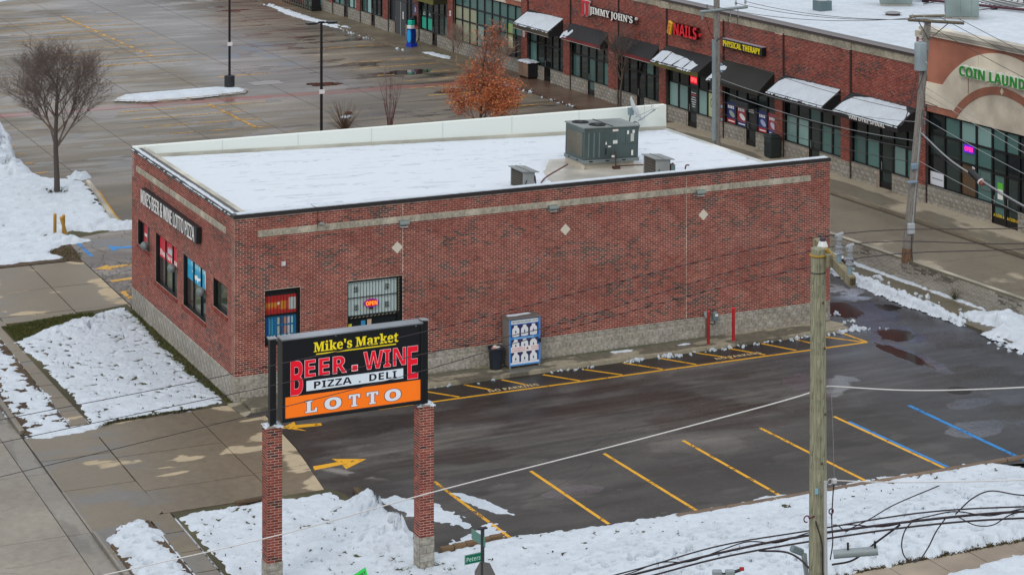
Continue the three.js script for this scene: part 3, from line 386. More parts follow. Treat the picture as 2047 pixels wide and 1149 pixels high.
const frontOpen = [[1.03, 2.25, 1.69, 3.53], [3.9, 5.86, .12, 3.53]];
const sideOpen = [[-11.92, -10.25, 2.62, 3.56], [-9.45, -6.67, 1.79, 3.56], [-5.9, -3.2, 1.79, 3.56], [-2.35, -.76, 2.6, 3.56]];
const bandF = [.8, 21.96, 5.29, 5.5], bandS = [[-12.1, -7.66, 5.29, 5.5], [-7.56, -.9, 5.29, 5.5]];
const soot = (x, y) => sm(.75, .1, Math.hypot((x - 5) / .6, (y - 5.45) / .75)) + sm(.6, .1, Math.hypot((x - 1.65) / .5, (y - 5.75) / .3));
function wallPart(L0, L1, open, extra, z, ry, limit, pk) {
  const w = obj('wall', ext(rect(L0, L1, .0, YT), .3, open.map(o => rect(...o)), -.304), Mt.mortar, market); w.position.set(0, 0, 0); w.rotation.y = ry;
  pieces(w, 'brick', courses(L0, L1, YC, YT, [...open, ...extra], { pick: pk }), brickMats, brickCol, brickWhite, limit);
  return w;
}
const wf = wallPart(0, LX, frontOpen, [bandF, [5.859, 5.869, 3.6, YT], [16.739, 16.749, YC, YT]], 0, 0, 170, (x, y) => rnd() < soot(x, y) * .8 ? 7 + Math.floor(rnd() * 2) : brickPick(x, y));
const ws = wallPart(-LZ, -.001, sideOpen, bandS, 0, -Math.PI / 2, 120, brickPick);
for (const [w, L0, L1, open, lim] of [[wf, 0, LX, frontOpen, 180], [ws, -LZ, 0, sideOpen, 110]])
  pieces(w, 'block', courses(L0, L1, -.04, YC, open, { bl: .406, bh: .22, j: .009, dep: .05, n: .003, pick: cmuPick }), cmuMats, cmuCol, cmuWhite, lim, splits);
{ const st = (w, a, b, c, d) => { for (let x = a; x < b - .05; x += .61) obj('band_stone', bb(x + .004, Math.min(x + .606, b), c, d, -.03, .012), Mt.stone, w); };
  st(wf, .8, 21.96, 5.292, 5.498); for (const [a, b, c, d] of bandS) st(ws, a, b, c + .002, d - .002);
  for (const x of [5.67, 11.94, 17.44]) { const t = obj('diamond_tile', ext([[0, -.2], [.2, 0], [0, .2], [-.2, 0]], .03), S('#d9d2c3', { roughness: .8 }), wf); t.position.set(x, 4.48, -.015); }
  for (const [a, b, c] of sideOpen) for (let x = a - .05; x < b; x += .1) obj('sill_brick', bx(x + .05, c - .055, -.02, .088, .1, .13, 0, .18), pick(brickMats.slice(0, 6)), ws); }
obj('wall', bb(LX - .3, LX, 0, 4.95, -LZ, -.31), brickMats[0], market); obj('wall', bb(.31, LX - .31, 0, 5.2, -LZ, -LZ + .3), brickMats[1], market);
obj('coping', [ext([[0, 0], [LX + .02, 0], [LX + .02, .12], [0, .12]], .03).translate(0, YT, .0), bb(-.03, LX + .02, YP - .012, YP, -.32, .03), bb(-.03, 0, YT, YP, -LZ, .03), bb(-.03, .32, YP - .013, YP - .001, -LZ, -.32)], Mt.coping, market);
obj('parapet', [bb(.3, .34, 5, YP - .02, -LZ, -.3), bb(.3, LX, 5, YP - .02, -.34, -.3)], Mt.membrane, market);
obj('parapet', ext([[0, 5], [LX, 5], [LX, 6.09], [0, 6.13]], .3).translate(0, 0, -LZ), Mt.membrane, market);
for (let x = .4; x < LX; x += 3.05) obj('flashing', bx(x, 5.8, -12.443, .03, .66, .006), S('#cdd3d0', { roughness: .5 }), market);
obj('flashing', ext([[.34, 5.6], [LX, 4.95], [LX, 5.2], [.34, 5.84]], .02).translate(0, 0, -12.44), S('#d7d6c8', { map: tStain, roughness: .6 }), market);
const roofY = x => 5.74 - .0289 * x;
{ const r = obj('roof', ext([[.31, 4.8], [LX - .02, 4.8], [LX - .02, roofY(LX) - .02], [.31, roofY(.3) - .02]], 12.1).translate(0, 0, -12.43), Mt.wetmem, market); void r; }
market.userData.kind = undefined; delete market.userData.kind;
tag(obj('snow', snowGeo([[.62, -12.35], [4, -12.32], [10, -12.37], [16, -12.3], [22.72, -12.3], [22.7, -.4], [18.6, -.4], [18.3, -5], [17.9, -7.6], [15, -7.7], [13.7, -5.5], [12.7, -2.6], [10, -.5], [.72, -.42]], { res: .11, th: .03, edge: .2, rag: .07, lump: .004, lf: 1.2, holes: .2, hf: 2.4, base: x => roofY(x) - .004 }), Mt.roofSnow), 'thin snow covering the flat roof of the market', null, null, 'stuff');
tag(obj('snow', bb(.12, LX - .06, YP - .002, YP + .025, -.31, -.035), Mt.snow), 'narrow snow strip on the parapet above the long brick wall', null, null, 'stuff');
tag(obj('snow', snowGeo([[.03, -12.6], [.2, -12.6], [.17, -8], [.2, -5], [.16, -.4], [.03, -.32]], { res: .05, th: .02, edge: .04, rag: .03, lump: .004, base: () => YP - .004 }), Mt.snow), 'narrow snow strip on the parapet above the shop windows', null, null, 'stuff');
obj('roof_edge', bb(LX - .25, LX + .03, roofY(LX) - .25, roofY(LX) + .03, -12.4, -.34), S('#d9dcda', { map: tStain, roughness: .6 }), market);
obj('parapet_cap', bb(.22, .55, YP - .25, YP - .03, -12.4, -.36), S('#cfccbd', { map: tStain, roughness: .6 }), market);
// windows of the street side
function sideWindow([a, b, c, d], n, panes) {
  const w = part('window', ws), z = -.13, f = .06;
  obj('frame', [bb(a, b, c, c + f, z - .05, z + .03), bb(a, b, d - f, d, z - .05, z + .03), bb(a, a + f, c, d, z - .05, z + .031), bb(b - f, b, c, d, z - .05, z + .031), ...Array.from({ length: n - 1 }, (_, i) => { const x = a + (b - a) * (i + 1) / n; return bb(x - f / 2, x + f / 2, c, d, z - .05, z + .029); }), bb(a, b, c - .02, c + .02, z, -.02)], Mt.frame, w);
  obj('reveal', [bb(a, a + .012, c, d, -.3, -.012), bb(a, b, d - .012, d, -.3, -.012)], Mt.black, w);
  for (let i = 0; i < n; i++) { const x0 = a + (b - a) * i / n + f / 2, x1 = a + (b - a) * (i + 1) / n - f / 2; obj('pane', bb(x0, x1, c + f / 2, d - f / 2, z - .03, z - .02), panes[i], w); }
  return w;
}
const paneA = S('#4a4240', { roughness: .06 }), paneB = S('#5f6657', { roughness: .06 });
const w1 = sideWindow(sideOpen[0], 1, [Mt.glassDark]), w2 = sideWindow(sideOpen[1], 3, [paneA, paneB, Mt.glass]), w3 = sideWindow(sideOpen[2], 3, [paneA, paneB, Mt.glass]), w4 = sideWindow(sideOpen[3], 1, [S('#3f463d', { roughness: .06 })]);
const posterRed = canvas(512, 256, (c, w, h) => { c.fillStyle = '#d23444'; c.fillRect(0, 0, w, h); c.fillStyle = '#c3c8cc'; c.beginPath(); c.moveTo(205, 150); for (let i = 0; i < 5; i++) { c.lineTo(198 + i * 34, 60 + (i % 2 ? 0 : 12) - (i === 2 ? 14 : 0)); c.lineTo(214 + i * 34, 105); } c.lineTo(350, 150); c.closePath(); c.fill(); c.fillStyle = '#fff'; c.font = 'bold 92px serif'; c.textAlign = 'center'; c.fillText('Budweiser', w / 2, 228); });
const posterBlue = canvas(512, 256, (c, w, h) => { c.fillStyle = '#2fa5d2'; c.fillRect(0, 0, w, h); c.fillStyle = '#54bfe2'; c.fillRect(0, 0, w, 96); c.fillStyle = '#d8eef6'; c.font = 'bold 62px sans-serif'; c.textAlign = 'center'; c.fillText('COLD BEER', w / 2, 70); c.fillStyle = '#f4fafc'; c.beginPath(); c.moveTo(90, 120); c.lineTo(190, 165); c.lineTo(230, 150); c.lineTo(250, 175); c.lineTo(330, 150); c.lineTo(300, 190); c.lineTo(260, 200); c.lineTo(245, 235); c.lineTo(215, 200); c.lineTo(190, 225); c.lineTo(150, 170); c.closePath(); c.fill(); c.fillStyle = '#eef6f8'; c.beginPath(); c.ellipse(480, 128, 70, 200, 0, 0, 7); c.fill(); });
panel('poster', posterRed, -8.06, 3.1, -.147, 2.7, .78, w2); panel('poster', posterBlue, -4.55, 3.12, -.147, 2.62, .74, w3);
panel('poster', canvas(64, 128, (c, w, h) => { c.fillStyle = '#1c1f22'; c.fillRect(0, 0, w, h); c.fillStyle = '#c62f35'; c.fillRect(8, 0, 22, h); c.fillStyle = '#e9e9e9'; c.fillRect(46, 0, 14, h); c.fillRect(10, 62, 16, 16); }), -11, 3.1, -.147, 1.4, .8, w1);
// front door and barred window
{ const w = part('window', wf), [a, b, c, d] = frontOpen[0];
  obj('frame', [bb(a, b, d - .09, d, -.16, -.06), bb(a, b, c, c + .07, -.16, -.06), bb(a, a + .04, c, d, -.16, -.061), bb(b - .1, b, c, d, -.16, -.061), bb(a, b, 2.66, 2.7, -.15, -.08)], Mt.frame, w);
  obj('reveal', [bb(b - .012, b, c, d, -.3, -.012), bb(a, b, d - .012, d, -.3, -.012)], Mt.black, w);
  panel('poster', canvas(256, 384, (g, W, H) => { g.fillStyle = '#14171b'; g.fillRect(0, 0, W, H); g.fillStyle = '#bf2a26'; g.fillRect(0, 26, W, 150); g.fillStyle = '#d2502a'; g.fillRect(0, 72, W * .78, 58); g.fillStyle = '#d8872f'; g.fillRect(10, 80, 90, 34); g.fillRect(130, 70, 40, 66); g.fillStyle = '#c8d3d0'; g.fillRect(196, 50, 54, 92); g.fillStyle = '#e8dfd0'; g.beginPath(); g.arc(112, 88, 12, 0, 7); g.fill();
    g.fillStyle = '#1976ac'; g.fillRect(0, 184, W, 150); g.fillStyle = '#1b58a0'; g.fillRect(8, 190, 22, 140); g.fillStyle = '#4bb3d9'; for (let i = 0; i < 9; i++) { g.fillRect(38, 205 + i * 13, 18, 8); g.fillRect(60, 208 + i * 13, 12, 6); } for (const [x, q] of [[100, '#b8c7b8'], [128, '#39577f'], [156, '#c08a77'], [184, '#c9c5d0'], [214, '#9fd0d8']]) { g.fillStyle = q; g.fillRect(x, 196, 20, 52); g.fillRect(x, 262, 20, 62); }
    g.fillStyle = '#101316'; g.fillRect(0, 334, W, 50); g.fillStyle = '#dfe6e0'; g.font = 'bold 62px sans-serif'; g.fillText('VAPOR', 20, 374); }), (a + b) / 2 - .03, (c + d) / 2 - .02, -.135, b - a - .12, d - c - .2, w);
  for (let i = 1; i < 10; i++) obj('security_bar', bx(a + (b - a - .1) * i / 10, (c + d) / 2, -.085, .014, d - c - .16, .014), Mt.black, w);
}
{ const w = part('door', wf), [a, b, , d] = frontOpen[1];
  obj('frame', [bb(a, b, d - .07, d, -.18, -.06), bb(a, a + .05, .12, d, -.18, -.061), bb(b - .16, b, .12, d, -.18, -.061), bb(a, b, 2.24, 2.34, -.18, -.062)], Mt.frame, w);
  obj('reveal', [bb(b - .012, b, .12, d, -.3, -.012), bb(a, b, d - .012, d, -.3, -.012)], Mt.black, w);
  obj('pane', bb(a + .05, b - .16, 2.34, d - .07, -.16, -.15), S('#cfe4e4', { roughness: .35 }), w);
  obj('door_leaf', bb(a + .05, b - .16, .12, 2.24, -.17, -.13), Mt.glassDark, w);
  for (let i = 1; i < 16; i++) obj('security_bar', bx(a + .05 + (b - a - .21) * i / 16, 2.88, -.1, .014, 1.1, .014), Mt.black, w);
  obj('security_bar', bx((a + b) / 2 - .06, 2.93, -.095, b - a - .2, .03, .016), Mt.black, w);
  for (const [u, y] of [[.16, 3.2], [.72, 3.2], [.16, 2.6], [.72, 2.6]]) { const x = a + (b - a) * u + .03; obj('scroll', [new THREE.TorusGeometry(.035, .01, 4, 10).translate(x - .035, y + .05, -.09), new THREE.TorusGeometry(.035, .01, 4, 10).translate(x + .035, y + .05, -.09), new THREE.TorusGeometry(.035, .01, 4, 10).translate(x - .035, y - .05, -.09), new THREE.TorusGeometry(.035, .01, 4, 10).translate(x + .035, y - .05, -.09)], Mt.black, w); }
  for (const [x, y, q] of [[4.02, 1.98, '#d7cf3a'], [4.5, 2.05, '#2f8fc4'], [4.72, 2.07, '#c9b09a']]) obj('sticker', bx(x, y, -.126, .15, .19, .004), S(q), w);
  const rope = (p, q, n) => Array.from({ length: n }, (_, i) => { const t = (i + .5) / n; return rod([mix(p[0], q[0], t) - .035, mix(p[1], q[1], t) - .012, -.05], [mix(p[0], q[0], t) + .035, mix(p[1], q[1], t) + .012, -.05], .011, .011, 5); });
  obj('rope_light', [...rope([a + .1, 2.28], [b - .2, 2.3], 12), ...Array.from({ length: 12 }, (_, i) => rod([b - .13, 2.35 + i * .095, -.05], [b - .1, 2.41 + i * .095, -.05], .011, .011, 5))], S('#9c9880'), w);
}
{ const t = thing('open_sign', 'glowing oval neon sign in the barred glass above the market door', 'neon sign', [4.76, 2.72, -.03]);
  const e = new THREE.CylinderGeometry(.5, .5, .03, 32).rotateX(Math.PI / 2).scale(.53, .28, 1); obj('case', e, new THREE.MeshStandardMaterial({ color: '#3a1420', emissive: '#b01818', emissiveIntensity: .6 }), t);
  obj('ring', new THREE.TorusGeometry(.5, .035, 6, 40).scale(.49, .25, .5).translate(0, 0, .02), new THREE.MeshStandardMaterial({ color: '#220a30', emissive: '#4a1fc0', emissiveIntensity: .7 }), t);
  obj('lettering', text('OPEN', .4, .14, .015).translate(-.2, -.07, .016), new THREE.MeshStandardMaterial({ color: '#401008', emissive: '#ff6a24', emissiveIntensity: 2.4 }), t); obj('bracket', bx(0, -.17, 0, .12, .06, .03), Mt.black, t); }
// channel letter sign on the street side, lamps, small fittings
{ const t = thing('shop_sign', 'white capital letters on a dark raceway high on the market street side', 'sign', [0, 0, 0], -Math.PI / 2);
  obj('lettering', text("MIKE'S BEER & WINE LOTTO PIZZA", 6.85, .5, .012, sans).translate(-10.7, 4.42, .2), S('#f3f3f1', { roughness: .5 }), t);
  obj('raceway', [bb(-10.72, -3.62, 4.4, 4.95, .03, .195)], Mt.black, t); obj('bracket', [bb(-10.4, -10.3, 4.6, 4.7, -.01, .05), bb(-4, -3.9, 4.6, 4.7, -.01, .05)], Mt.steel, t); }
function wallLamp(x, y, label) { const t = thing('wall_lamp', label, 'wall lamp', [x, y, 0], 0, 'grey half round lamps on the long brick wall'); obj('back_plate', bx(0, 0, .01, .34, .22, .02), Mt.galv, t); obj('hood', new THREE.CylinderGeometry(.13, .13, .34, 16, 1, false, 0, Math.PI).rotateZ(Math.PI / 2).rotateX(0).translate(0, -.02, .04), S('#7f8b88', { roughness: .45, metalness: .3 }), t); obj('lens', bx(0, -.1, .08, .26, .02, .1), S('#d8dcd8', { roughness: .2 }), t); }
wallLamp(5.89, 5.27, 'grey wall lamp above the market door, nearest the street corner'); wallLamp(11.44, 5.28, 'grey wall lamp over the middle of the long brick wall'); wallLamp(17.29, 5.29, 'grey wall lamp near the rear end of the long brick wall');
for (const [z, y, label] of [[-10.32, 2.88, 'grey dome lamp right of the farthest small front window'], [-6.73, 2.86, 'grey dome lamp at the right edge of the red poster window'], [-3.2, 2.86, 'grey dome lamp at the right edge of the blue poster window']]) {
  const t = thing('wall_lamp', label, 'wall lamp', [0, y, z], -Math.PI / 2, 'grey dome lamps between the front windows'); obj('arm', rod([0, 0, 0], [0, .05, .1], .018), Mt.steel, t); obj('dome', new THREE.SphereGeometry(.19, 20, 12).scale(1, .82, .8).translate(0, .02, .17), S('#8c9899', { roughness: .4, metalness: .1, map: tStain }), t); obj('plate', cy(0, -.01, .01, 0, .06).rotateX(Math.PI / 2), Mt.steel, t); }
{ const t = thing('security_camera', 'small grey security camera under the roof edge of the long wall', 'camera', [2.88, 5.55, 0]); obj('bracket', [bx(0, .05, .05, .03, .03, .1), rod([-.03, .5, .01], [-.03, -.15, .01], .008), rod([-.03, .5, .02], [-.22, .62, -.1], .008)], Mt.black, t); obj('housing', new THREE.CylinderGeometry(.045, .06, .24, 12).rotateX(Math.PI / 2).rotateZ(.2).rotateY(.5).translate(.08, .0, .14), S('#8a8d8a', { roughness: .4 }), t); }
{ const t = thing('junction_box', 'small pale box fixed high on the brick left of the barred window', 'electrical box', [1.66, 4.35, 0]); obj('box', rb(0, 0, .04, .15, .15, .08), S('#b9bcc4', { roughness: .5 }), t); obj('cover', rb(0, 0, .085, .1, .1, .02), S('#d4d6dc'), t); }
// propane cage, bin, bollards, meter
{ const t = thing('propane_locker', 'white and blue propane exchange locker with printed tank doors by the wall', 'gas locker', [10.08, .12, .38]);
  obj('body', [bb(-.585, -.56, .06, 1.66, -.28, .27), bb(.56, .585, .06, 1.66, -.28, .27), bb(-.56, .56, .06, 1.66, -.28, -.26), bb(-.56, .56, .06, .1, -.26, .27)], S('#8d8a88', { roughness: .6, map: tStain }), t);
  obj('top', rb(0, 1.675, 0, 1.2, .05, .6, .012), S('#8b8986', { roughness: .5, map: tStain, metalness: .3 }), t);
  for (const x of [-.55, .55]) for (const z of [-.25, .25]) obj('foot', bx(x, .03, z, .06, .06, .06), Mt.steel, t);
  const face = canvas(384, 544, (c, w, h) => { c.fillStyle = '#2c6fc0'; c.fillRect(0, 0, w, h); c.fillStyle = '#dfe8ee'; c.fillRect(18, 4, w - 36, 46); c.fillStyle = '#27303a'; c.font = 'bold 25px sans-serif'; c.fillText('PROPANE EXCHANGE', 26, 36); c.font = 'bold 23px sans-serif'; c.fillText('$19.99', 290, 36);
    for (let r = 0; r < 3; r++) for (let i = 0; i < 3; i++) { const x = 24 + i * 114, y = 62 + r * 162 + (r ? 10 : 0); c.fillStyle = '#2a2352'; c.fillRect(x - 4, y, 112, 146); c.fillStyle = '#e7ecf2'; c.beginPath(); c.moveTo(x + 6, y + 60); c.quadraticCurveTo(x + 10, y + 34, x + 30, y + 28); c.lineTo(x + 30, y + 4); c.lineTo(x + 74, y + 4); c.lineTo(x + 74, y + 28); c.quadraticCurveTo(x + 96, y + 34, x + 98, y + 60); c.lineTo(x + 98, y + 138); c.quadraticCurveTo(x + 50, y + 150, x + 6, y + 138); c.closePath(); c.fill(); c.fillStyle = '#1f3f78'; c.beginPath(); c.moveTo(x + 52, y + 62); c.lineTo(x + 62, y + 84); c.lineTo(x + 52, y + 108); c.lineTo(x + 42, y + 84); c.closePath(); c.fill(); c.fillStyle = '#8f9cc8'; c.fillRect(x + 18, y + 118, 70, 4); }
    c.fillStyle = '#3f8fd6'; c.fillRect(0, 214, w, 26); c.fillStyle = '#bcdcf2'; c.font = 'bold 19px sans-serif'; c.fillText('NO SMOKING  NO SMOKING', 54, 233); c.fillStyle = '#f1eef0'; c.fillRect(14, 330, w - 28, 68); c.fillStyle = '#cc4a5a'; c.font = 'bold 22px sans-serif'; c.fillText('NO SMOKING &', 30, 358); c.fillText('FLAMMABLE GAS', 22, 384); c.fillText('PROPANE', 272, 358); c.fillText('DANGER', 276, 384); c.fillStyle = '#44383a'; c.beginPath(); c.moveTo(226, 342); c.lineTo(242, 372); c.lineTo(210, 372); c.closePath(); c.fill(); c.fillStyle = '#e8eaf0'; c.fillRect(0, h - 22, w, 22); });
  panel('door', face, 0, .88, .277, 1.12, 1.5, t); obj('door_frame', [bb(-.585, -.54, .08, 1.65, .27, .285), bb(.54, .585, .08, 1.65, .27, .285), bb(-.54, .54, .08, .13, .27, .285)], S('#4d97dd', { roughness: .5 }), t);
  obj('padlock', [bx(.55, .86, .31, .09, .13, .05), rod([.55, .92, .3], [.6, .78, .32], .015)], Mt.black, t);
  obj('snow', snowGeo([[-.5, -.2], [.35, -.22], [.42, -.05], [-.2, .05], [-.52, 0]], { res: .03, th: .02, edge: .05, rag: .03, lump: .005, base: () => 1.699 }), Mt.snow, t); }
{ const t = thing('trash_can', 'dark blue open trash can full of rubbish beside the propane locker', 'trash can', [9.1, .12, .42]);
  const prof = [[.001, .02], [.19, .0], [.2, .03], [.245, .66], [.27, .67], [.275, .73], [.25, .73], [.235, .62], [.001, .6]].map(p => new THREE.Vector2(...p)); obj('bin', new THREE.LatheGeometry(prof, 28), S('#1d2733', { roughness: .5 }), t); obj('rim', new THREE.TorusGeometry(.265, .014, 6, 28).rotateX(Math.PI / 2).translate(0, .73, 0), S('#222d3a', { roughness: .45 }), t);
  const l = lump.clone(); obj('rubbish', [l.clone().scale(.12, .07, .1).translate(.05, .7, .02), l.clone().scale(.09, .06, .12).translate(-.08, .68, .06), l.clone().scale(.07, .05, .06).translate(0, .73, -.08)], S('#cfc3bb', { roughness: .9 }), t); obj('wrapper', lump.clone().scale(.05, .03, .09).translate(-.1, .73, .1), S('#c98f8a'), t); }
for (const [x, z, h, m, label] of [[17.1, .95, 1.16, '#b8322f', 'faded red steel bollard in front of the gas meter'], [18.12, .95, 1.16, '#d3222f', 'bright red steel bollard standing right of the gas meter']]) { const t = thing('bollard', label, 'bollard', [x, .12, z]); obj('post', cy(0, 0, h, 0, .058), S(m, { roughness: .4, map: tStain }), t); obj('cap', new THREE.SphereGeometry(.058, 16, 8, 0, 6.3, 0, 1.57).translate(0, h, 0), S(m, { roughness: .4 }), t); obj('base_ring', cy(0, 0, .02, 0, .075), S('#8c8578'), t); }
for (const [x, z, tx, tz, label] of [[.02, -25.6, 0, .03, 'yellow bollard standing upright at the rear drive, leftmost'], [.3, -25.2, 0, .02, 'yellow bollard in the middle of the three at the rear drive'], [.42, -25.0, -.28, 0, 'leaning yellow bollard by the blue kerb line']]) { const t = thing('bollard', label, 'bollard', [x, .0, z]); t.rotation.z = -tx; t.rotation.x = tz; obj('post', cy(0, 0, .95, 0, .07), S('#c8972f', { roughness: .6, map: tStain }), t); obj('cap', new THREE.SphereGeometry(.07, 14, 7, 0, 6.3, 0, 1.57).translate(0, .95, 0), S('#b98a30'), t); }
{ const t = thing('gas_meter', 'grey gas meter and regulator fixed at the block base behind the red bollard', 'gas meter', [17.68, .86, .16]);
  obj('meter', [rb(.14, -.02, .02, .2, .26, .16), new THREE.SphereGeometry(.1, 14, 10).scale(1, .8, .8).translate(.14, .1, .02)], S('#7f969b', { roughness: .5, map: tStain }), t); obj('dial', bx(.15, .05, .11, .11, .08, .02), S('#e8e8e4'), t); obj('regulator', [new THREE.CylinderGeometry(.09, .09, .06, 16).rotateX(1.57).translate(-.22, .12, .02), cy(-.22, -.02, .1, .02, .04)], S('#8aa3aa', { roughness: .5 }), t); obj('pipe', [rod([-.22, -.72, 0], [-.22, .02, 0], .022), rod([-.22, .2, 0], [.14, .22, 0], .02), rod([.14, -.3, 0], [.14, -.1, 0], .02), rod([.14, -.3, 0], [.02, -.3, -.16], .02)], S('#4f4a44'), t); obj('valve_tag', bx(-.1, -.66, .02, .04, .14, .03), S('#d8c02f'), t); }
// ---------------------------------------------------------------- on the market's roof
{ const t = thing('rooftop_unit', 'large dark green rooftop air conditioner with two fans on the market roof', 'air conditioner', [16.6, roofY(16.6) - .12, -6.3]); t.rotation.z = -.029;
  const gm = S('#53605f', { roughness: .45, map: tStain }), gd = S('#4b5c5d', { roughness: .45, map: tStain }), gt = S('#7e8887', { roughness: .5, map: tStain });
  obj('curb', [bb(-1.2, 1.0, 0, .3, -.75, .7), ext([[-.9, 0], [.75, 0], [.75, .02], [-.9, .26]], .12).rotateY(Math.PI / 2).translate(-1.32, .01, 0)], S('#cfc8b8', { map: tStain, roughness: .6 }), t);
  obj('base_rail', [bb(-1.22, 1.16, .3, .43, -.83, .83)], S('#8e9a9c', { roughness: .5, metalness: .3, map: tStain }), t);
  for (const x of [-.9, -.2, .5]) for (const s of [.832]) obj('lifting_slot', bx(x, .37, s, .16, .05, .006), Mt.black, t);
  for (const z of [-.4, .3]) obj('lifting_slot', bx(-1.222, .37, z, .006, .05, .16), Mt.black, t);
  obj('cabinet', [rb(-.03, 1.02, 0, 2.32, 1.18, 1.6, .02)], gm, t);
  obj('lid', [rb(-.62, 1.63, 0, 1.22, .05, 1.68, .012), rb(.58, 1.63, 0, 1.18, .05, 1.68, .012)], gt, t); obj('lid_seam', bx(-.01, 1.66, 0, .04, .03, 1.68), Mt.black, t);
  obj('coil_grille', [bx(-1.195, .98, .0, .012, .86, 1.3)], S('#8a8474', { roughness: .9, bumpMap: tBump, bumpScale: .03, map: tStain }), t);
  for (let i = 0; i < 22; i++) obj('grille_wire', bx(-1.204, .98, -.62 + i * .059, .006, .86, .008), gd, t);
  obj('grille_frame', [bx(-1.2, 1.43, 0, .02, .05, 1.4), bx(-1.2, .53, 0, .02, .05, 1.4), bx(-1.2, .98, -.68, .02, .95, .05), bx(-1.2, .98, .68, .02, .95, .05)], gm, t);
  for (let i = 0; i < 9; i++) obj('slat', bx(-1.0 + i * .075, .98, .802, .05, .92, .012), i % 3 ? gd : S('#607574', { roughness: .5 }), t);
  for (const [a, b, c, d] of [[-.32, .1, .5, 1.56], [.12, .55, .98, 1.56], [.12, 1.1, .46, .95], [.57, .86, .98, 1.56], [.88, 1.1, .98, 1.56]]) obj('access_panel', bb(a, b, c, d, .79, .812), gd, t);
  for (const [x, y, w, h, q] of [[.12, 1.5, .24, .08, '#d9cfc8'], [.12, 1.06, .19, .13, '#d3d8d6'], [-.12, .9, .13, .05, '#e2e4e2'], [.06, .52, .15, .08, '#e8e8e6'], [.66, 1.4, .08, .14, '#dfe2e2'], [.9, 1.42, .1, .12, '#dadcda'], [.85, 1.2, .14, .3, '#b9bdbb'], [.86, .62, .08, .2, '#e3e3e1']]) obj('label_plate', bx(x, y, .816, w, h, .006), S(q, { roughness: .6 }), t);
  obj('warning_triangle', ext([[0, 0], [.07, 0], [.035, .13]], .006).translate(-.3, .98, .813), S('#e6e6e4'), t); obj('handle', bx(-.27, .72, .82, .05, .22, .03), Mt.black, t);
  for (const [x, z] of [[-.78, -.38], [-.42, .34]]) { obj('fan_opening', cy(x, 1.652, 1.664, z, .33, .33, 32), S('#0d0f10', { roughness: .9 }), t); const f = obj('fan_guard', [.1, .17, .24, .31].map(r => new THREE.TorusGeometry(r, .01, 4, 32).rotateX(Math.PI / 2).translate(x, 1.68, z)).concat([0, 1, 2, 3, 4, 5].map(k => rod([x, 1.68, z], [x + .33 * Math.cos(k * 1.047), 1.672, z + .33 * Math.sin(k * 1.047)], .008))), Mt.black, t); void f; obj('fan_hub', cy(x, 1.66, 1.69, z, .09), S('#3b3e40'), t); }
  obj('disconnect_box', rb(1.2, 1.18, -.1, .16, .42, .32), S('#9aa2a3', { roughness: .5 }), t);
  obj('gas_pipe', [rod([.05, .2, 1.05], [.05, .75, .95], .03), rod([.05, .2, 1.05], [1.6, .2, 1.2], .025), bx(.05, .1, 1.08, .24, .18, .22)], S('#4b302a', { roughness: .7 }), t); }
function hood(x, z, w, d, h, label, pipes) { const t = thing('roof_vent', label, 'roof vent', [x, roofY(x), z]); t.rotation.z = -.02; const m = S('#a9aeb0', { roughness: .5, map: tStain }), md = S('#6f6a63', { roughness: .8, map: tStain });
  obj('box', [bb(-w, 0, 0, h, -.02, 0), bb(-w, 0, 0, h, -d, -d + .02), bb(-.02, 0, 0, h, -d, 0)], m, t); obj('lid', [bx(-w / 2 + .04, h + .02, -d / 2, w + .2, .03, d + .16, 0, 0, -.06), bx(-w / 2, h + .045, -d / 2, .02, .03, d + .16)], S('#8f9698', { roughness: .5, map: tStain }), t); obj('louver', [bb(-w + .08, -w + .1, .02, h, -d + .02, -.02), ...Array.from({ length: 7 }, (_, i) => bx(-w + .05, .08 + i * h / 8, -d / 2, .06, .012, d - .06, 0, 0, .5))], md, t);
  obj('bracket', rod([-w, .05, .02], [-w + .15, h * .6, .02], .015), Mt.black, t); if (pipes) obj('refrigerant_pipe', pipes.map(p => tube(p, .028, 30, 6)), S('#5a2a26', { roughness: .6 }), t); }
hood(11.85, -2.3, .46, 1.05, .66, 'small grey roof vent with open louver, left of the big unit', [[[.05, .5, -.1], [.12, .1, -.1], [.3, .05, -.3], [1.2, .08, -1.6], [2.6, .3, -2.6]]]);
hood(17.3, -2.2, .6, .95, .84, 'grey roof vent with hood in front of the big rooftop unit', [[[.1, .05, -.1], [.1, .6, -.1], [.2, .65, -.15], [.2, .1, -.2]], [[.25, .3, -.1], [.7, .32, -.1], [.7, .05, -.1], [.72, .55, -.1], [.85, .55, -.1]]]);
obj('roof_bracket', bb(17.38, 17.55, roofY(17.4), roofY(17.4) + .62, -2.5, -2.25), S('#5f7476'), market);
